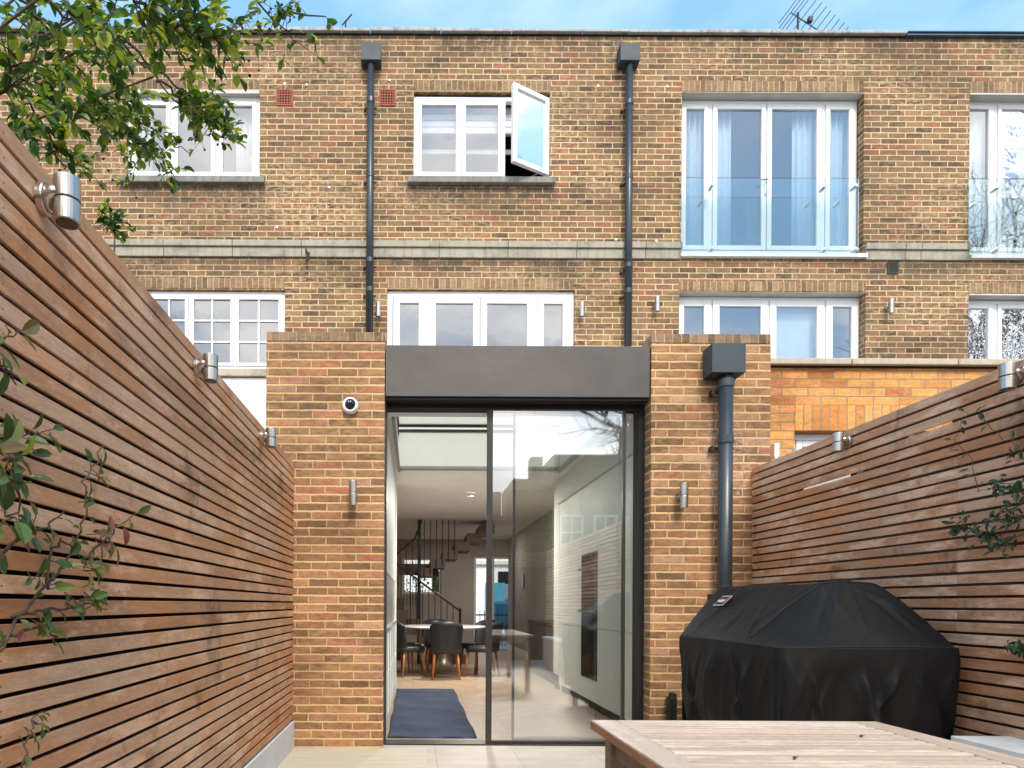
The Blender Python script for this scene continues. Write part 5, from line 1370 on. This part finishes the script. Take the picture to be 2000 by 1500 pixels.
climber('tiny sprig with a few leaves low on the left fence', [[(40, 1500), (55, 1440), (62, 1410), (82, 1390)], [(62, 1410), (90, 1420)]], XC-.02, M_leafc, .034, .022, 4)
XCr = XR-.05
climber('dark leafy climber on the right fence at the photo edge', [
    [(2010, 980), (1960, 1000), (1920, 1020), (1880, 1035), (1862, 1025)], [(2010, 1040), (1960, 1050), (1920, 1060)], [(1860, 1020), (1900, 1040)], [(2010, 940), (1960, 945), (1940, 950), (1905, 960)],
    [(1910, 960), (1900, 900), (1870, 860), (1880, 820), (1895, 805)], [(1960, 860), (1930, 830), (1915, 805), (1925, 790)], [(1990, 880), (1975, 855)]], XCr, M_leafd, .036, .05, 5, out=-1, thick=.002, foot=True,
    clusters=((1880, 1030, 22, 34), (1930, 1040, 30, 40), (1975, 1010, 28, 36), (1950, 955, 22, 16), (1990, 950, 20, 16), (1950, 1065, 20, 14), (1985, 880, 16, 12)))
climber('small leafy sprig low on the right fence above the barbecue end', [[(2010, 1270), (1985, 1262), (1972, 1258)]], XCr, M_leafd, .034, .012, 6, out=-1, thick=.002, dens=2, clusters=((1990, 1268, 12, 12),))

# ------------------------------------------------------------ surroundings behind the viewer (seen in reflections)
t = thing('rear_house', (1, -11, 0), 'brick houses with chimneys reflected in the sliding door', 'house')
m = MB()
for x0_, x1_, hgt_ in ((-9, -3.2, 5.0), (-3.2, 3.2, 4.0), (3.2, 4.5, 5.2), (4.5, 12, 6.0)):
    m.box(x0_, x1_-.01, -14, -11, 0, hgt_)
m.box(3.9, 4.3, -12.4, -11.8, 5.2, 6.1).box(2.6, 2.9, -12.4, -11.8, 4.0, 4.9).box(-3.9, -3.4, -12.4, -11.8, 5.0, 6.0).box(7, 7.9, -12.4, -11.6, 6.0, 7.0)
m.build('wall', M_old, t)
for xx in (-7.5, -5, 4.7, 5.8, 8.6):
    for zz in (1.0, 2.9):
        w_ = MB(); rect_ring(w_, xx, xx+.75, zz, zz+1.15, .06, -11.04, -10.98); w_.box(xx+.36, xx+.39, -11.0, -10.985, zz+.06, zz+1.09).box(xx+.06, xx+.69, -11.0, -10.984, zz+.56, zz+.6); wo_ = w_.build('window', M_white, t)
        MB().box(xx+.05, xx+.70, -11.03, -11.002, zz+.05, zz+1.10).build('pane', M_ovn, wo_)
MB().box(XL-.1, XR+.1, -3.1, -3.0, 0, 1.9).build('boundary_board', M_darkwood, t)
t = thing('bare_tree', (5.9, -7.5, 0), 'leafless tree behind the viewer reflected in the right windows', 'tree')
m = MB(); r3 = random.Random(9)
def grow(p, d, L, r, depth):
    n = 4; pts = [p]
    for _ in range(n):
        d = (d+Vector((r3.gauss(0, .13), r3.gauss(0, .13), r3.gauss(.03, .1)))).normalized(); pts.append(pts[-1]+d*L/n)
    m.tube(pts, [r*(1-.35*k/n) for k in range(n+1)], 6 if depth < 3 else 4, cap=False)
    if depth < 6:
        for _ in range(3 if depth < 4 else 3):
            k = r3.randint(2, n); grow(pts[k], (d+Vector((r3.gauss(0, .55), r3.gauss(0, .55), r3.gauss(.05, .4)))).normalized(), L*r3.uniform(.62, .82), r*.58, depth+1)
grow(Vector((5.9, -7.5, 0)), Vector((0, 0, 1)), 3.6, .2, 0)
M_gb = simple('grey_bark', (.12, .1, .08), .9)
m.build('trunk', M_gb, t, smooth=True)
t = thing('bare_tree', (15.5, -1.0, 0), 'tall leafless tree mirrored in the windows at the right edge of the photo', 'tree')
m = MB(); r3 = random.Random(4); grow(Vector((15.5, -1.0, 0)), Vector((0, 0, 1)), 4.6, .28, 0); m.build('trunk', M_gb, t, smooth=True)
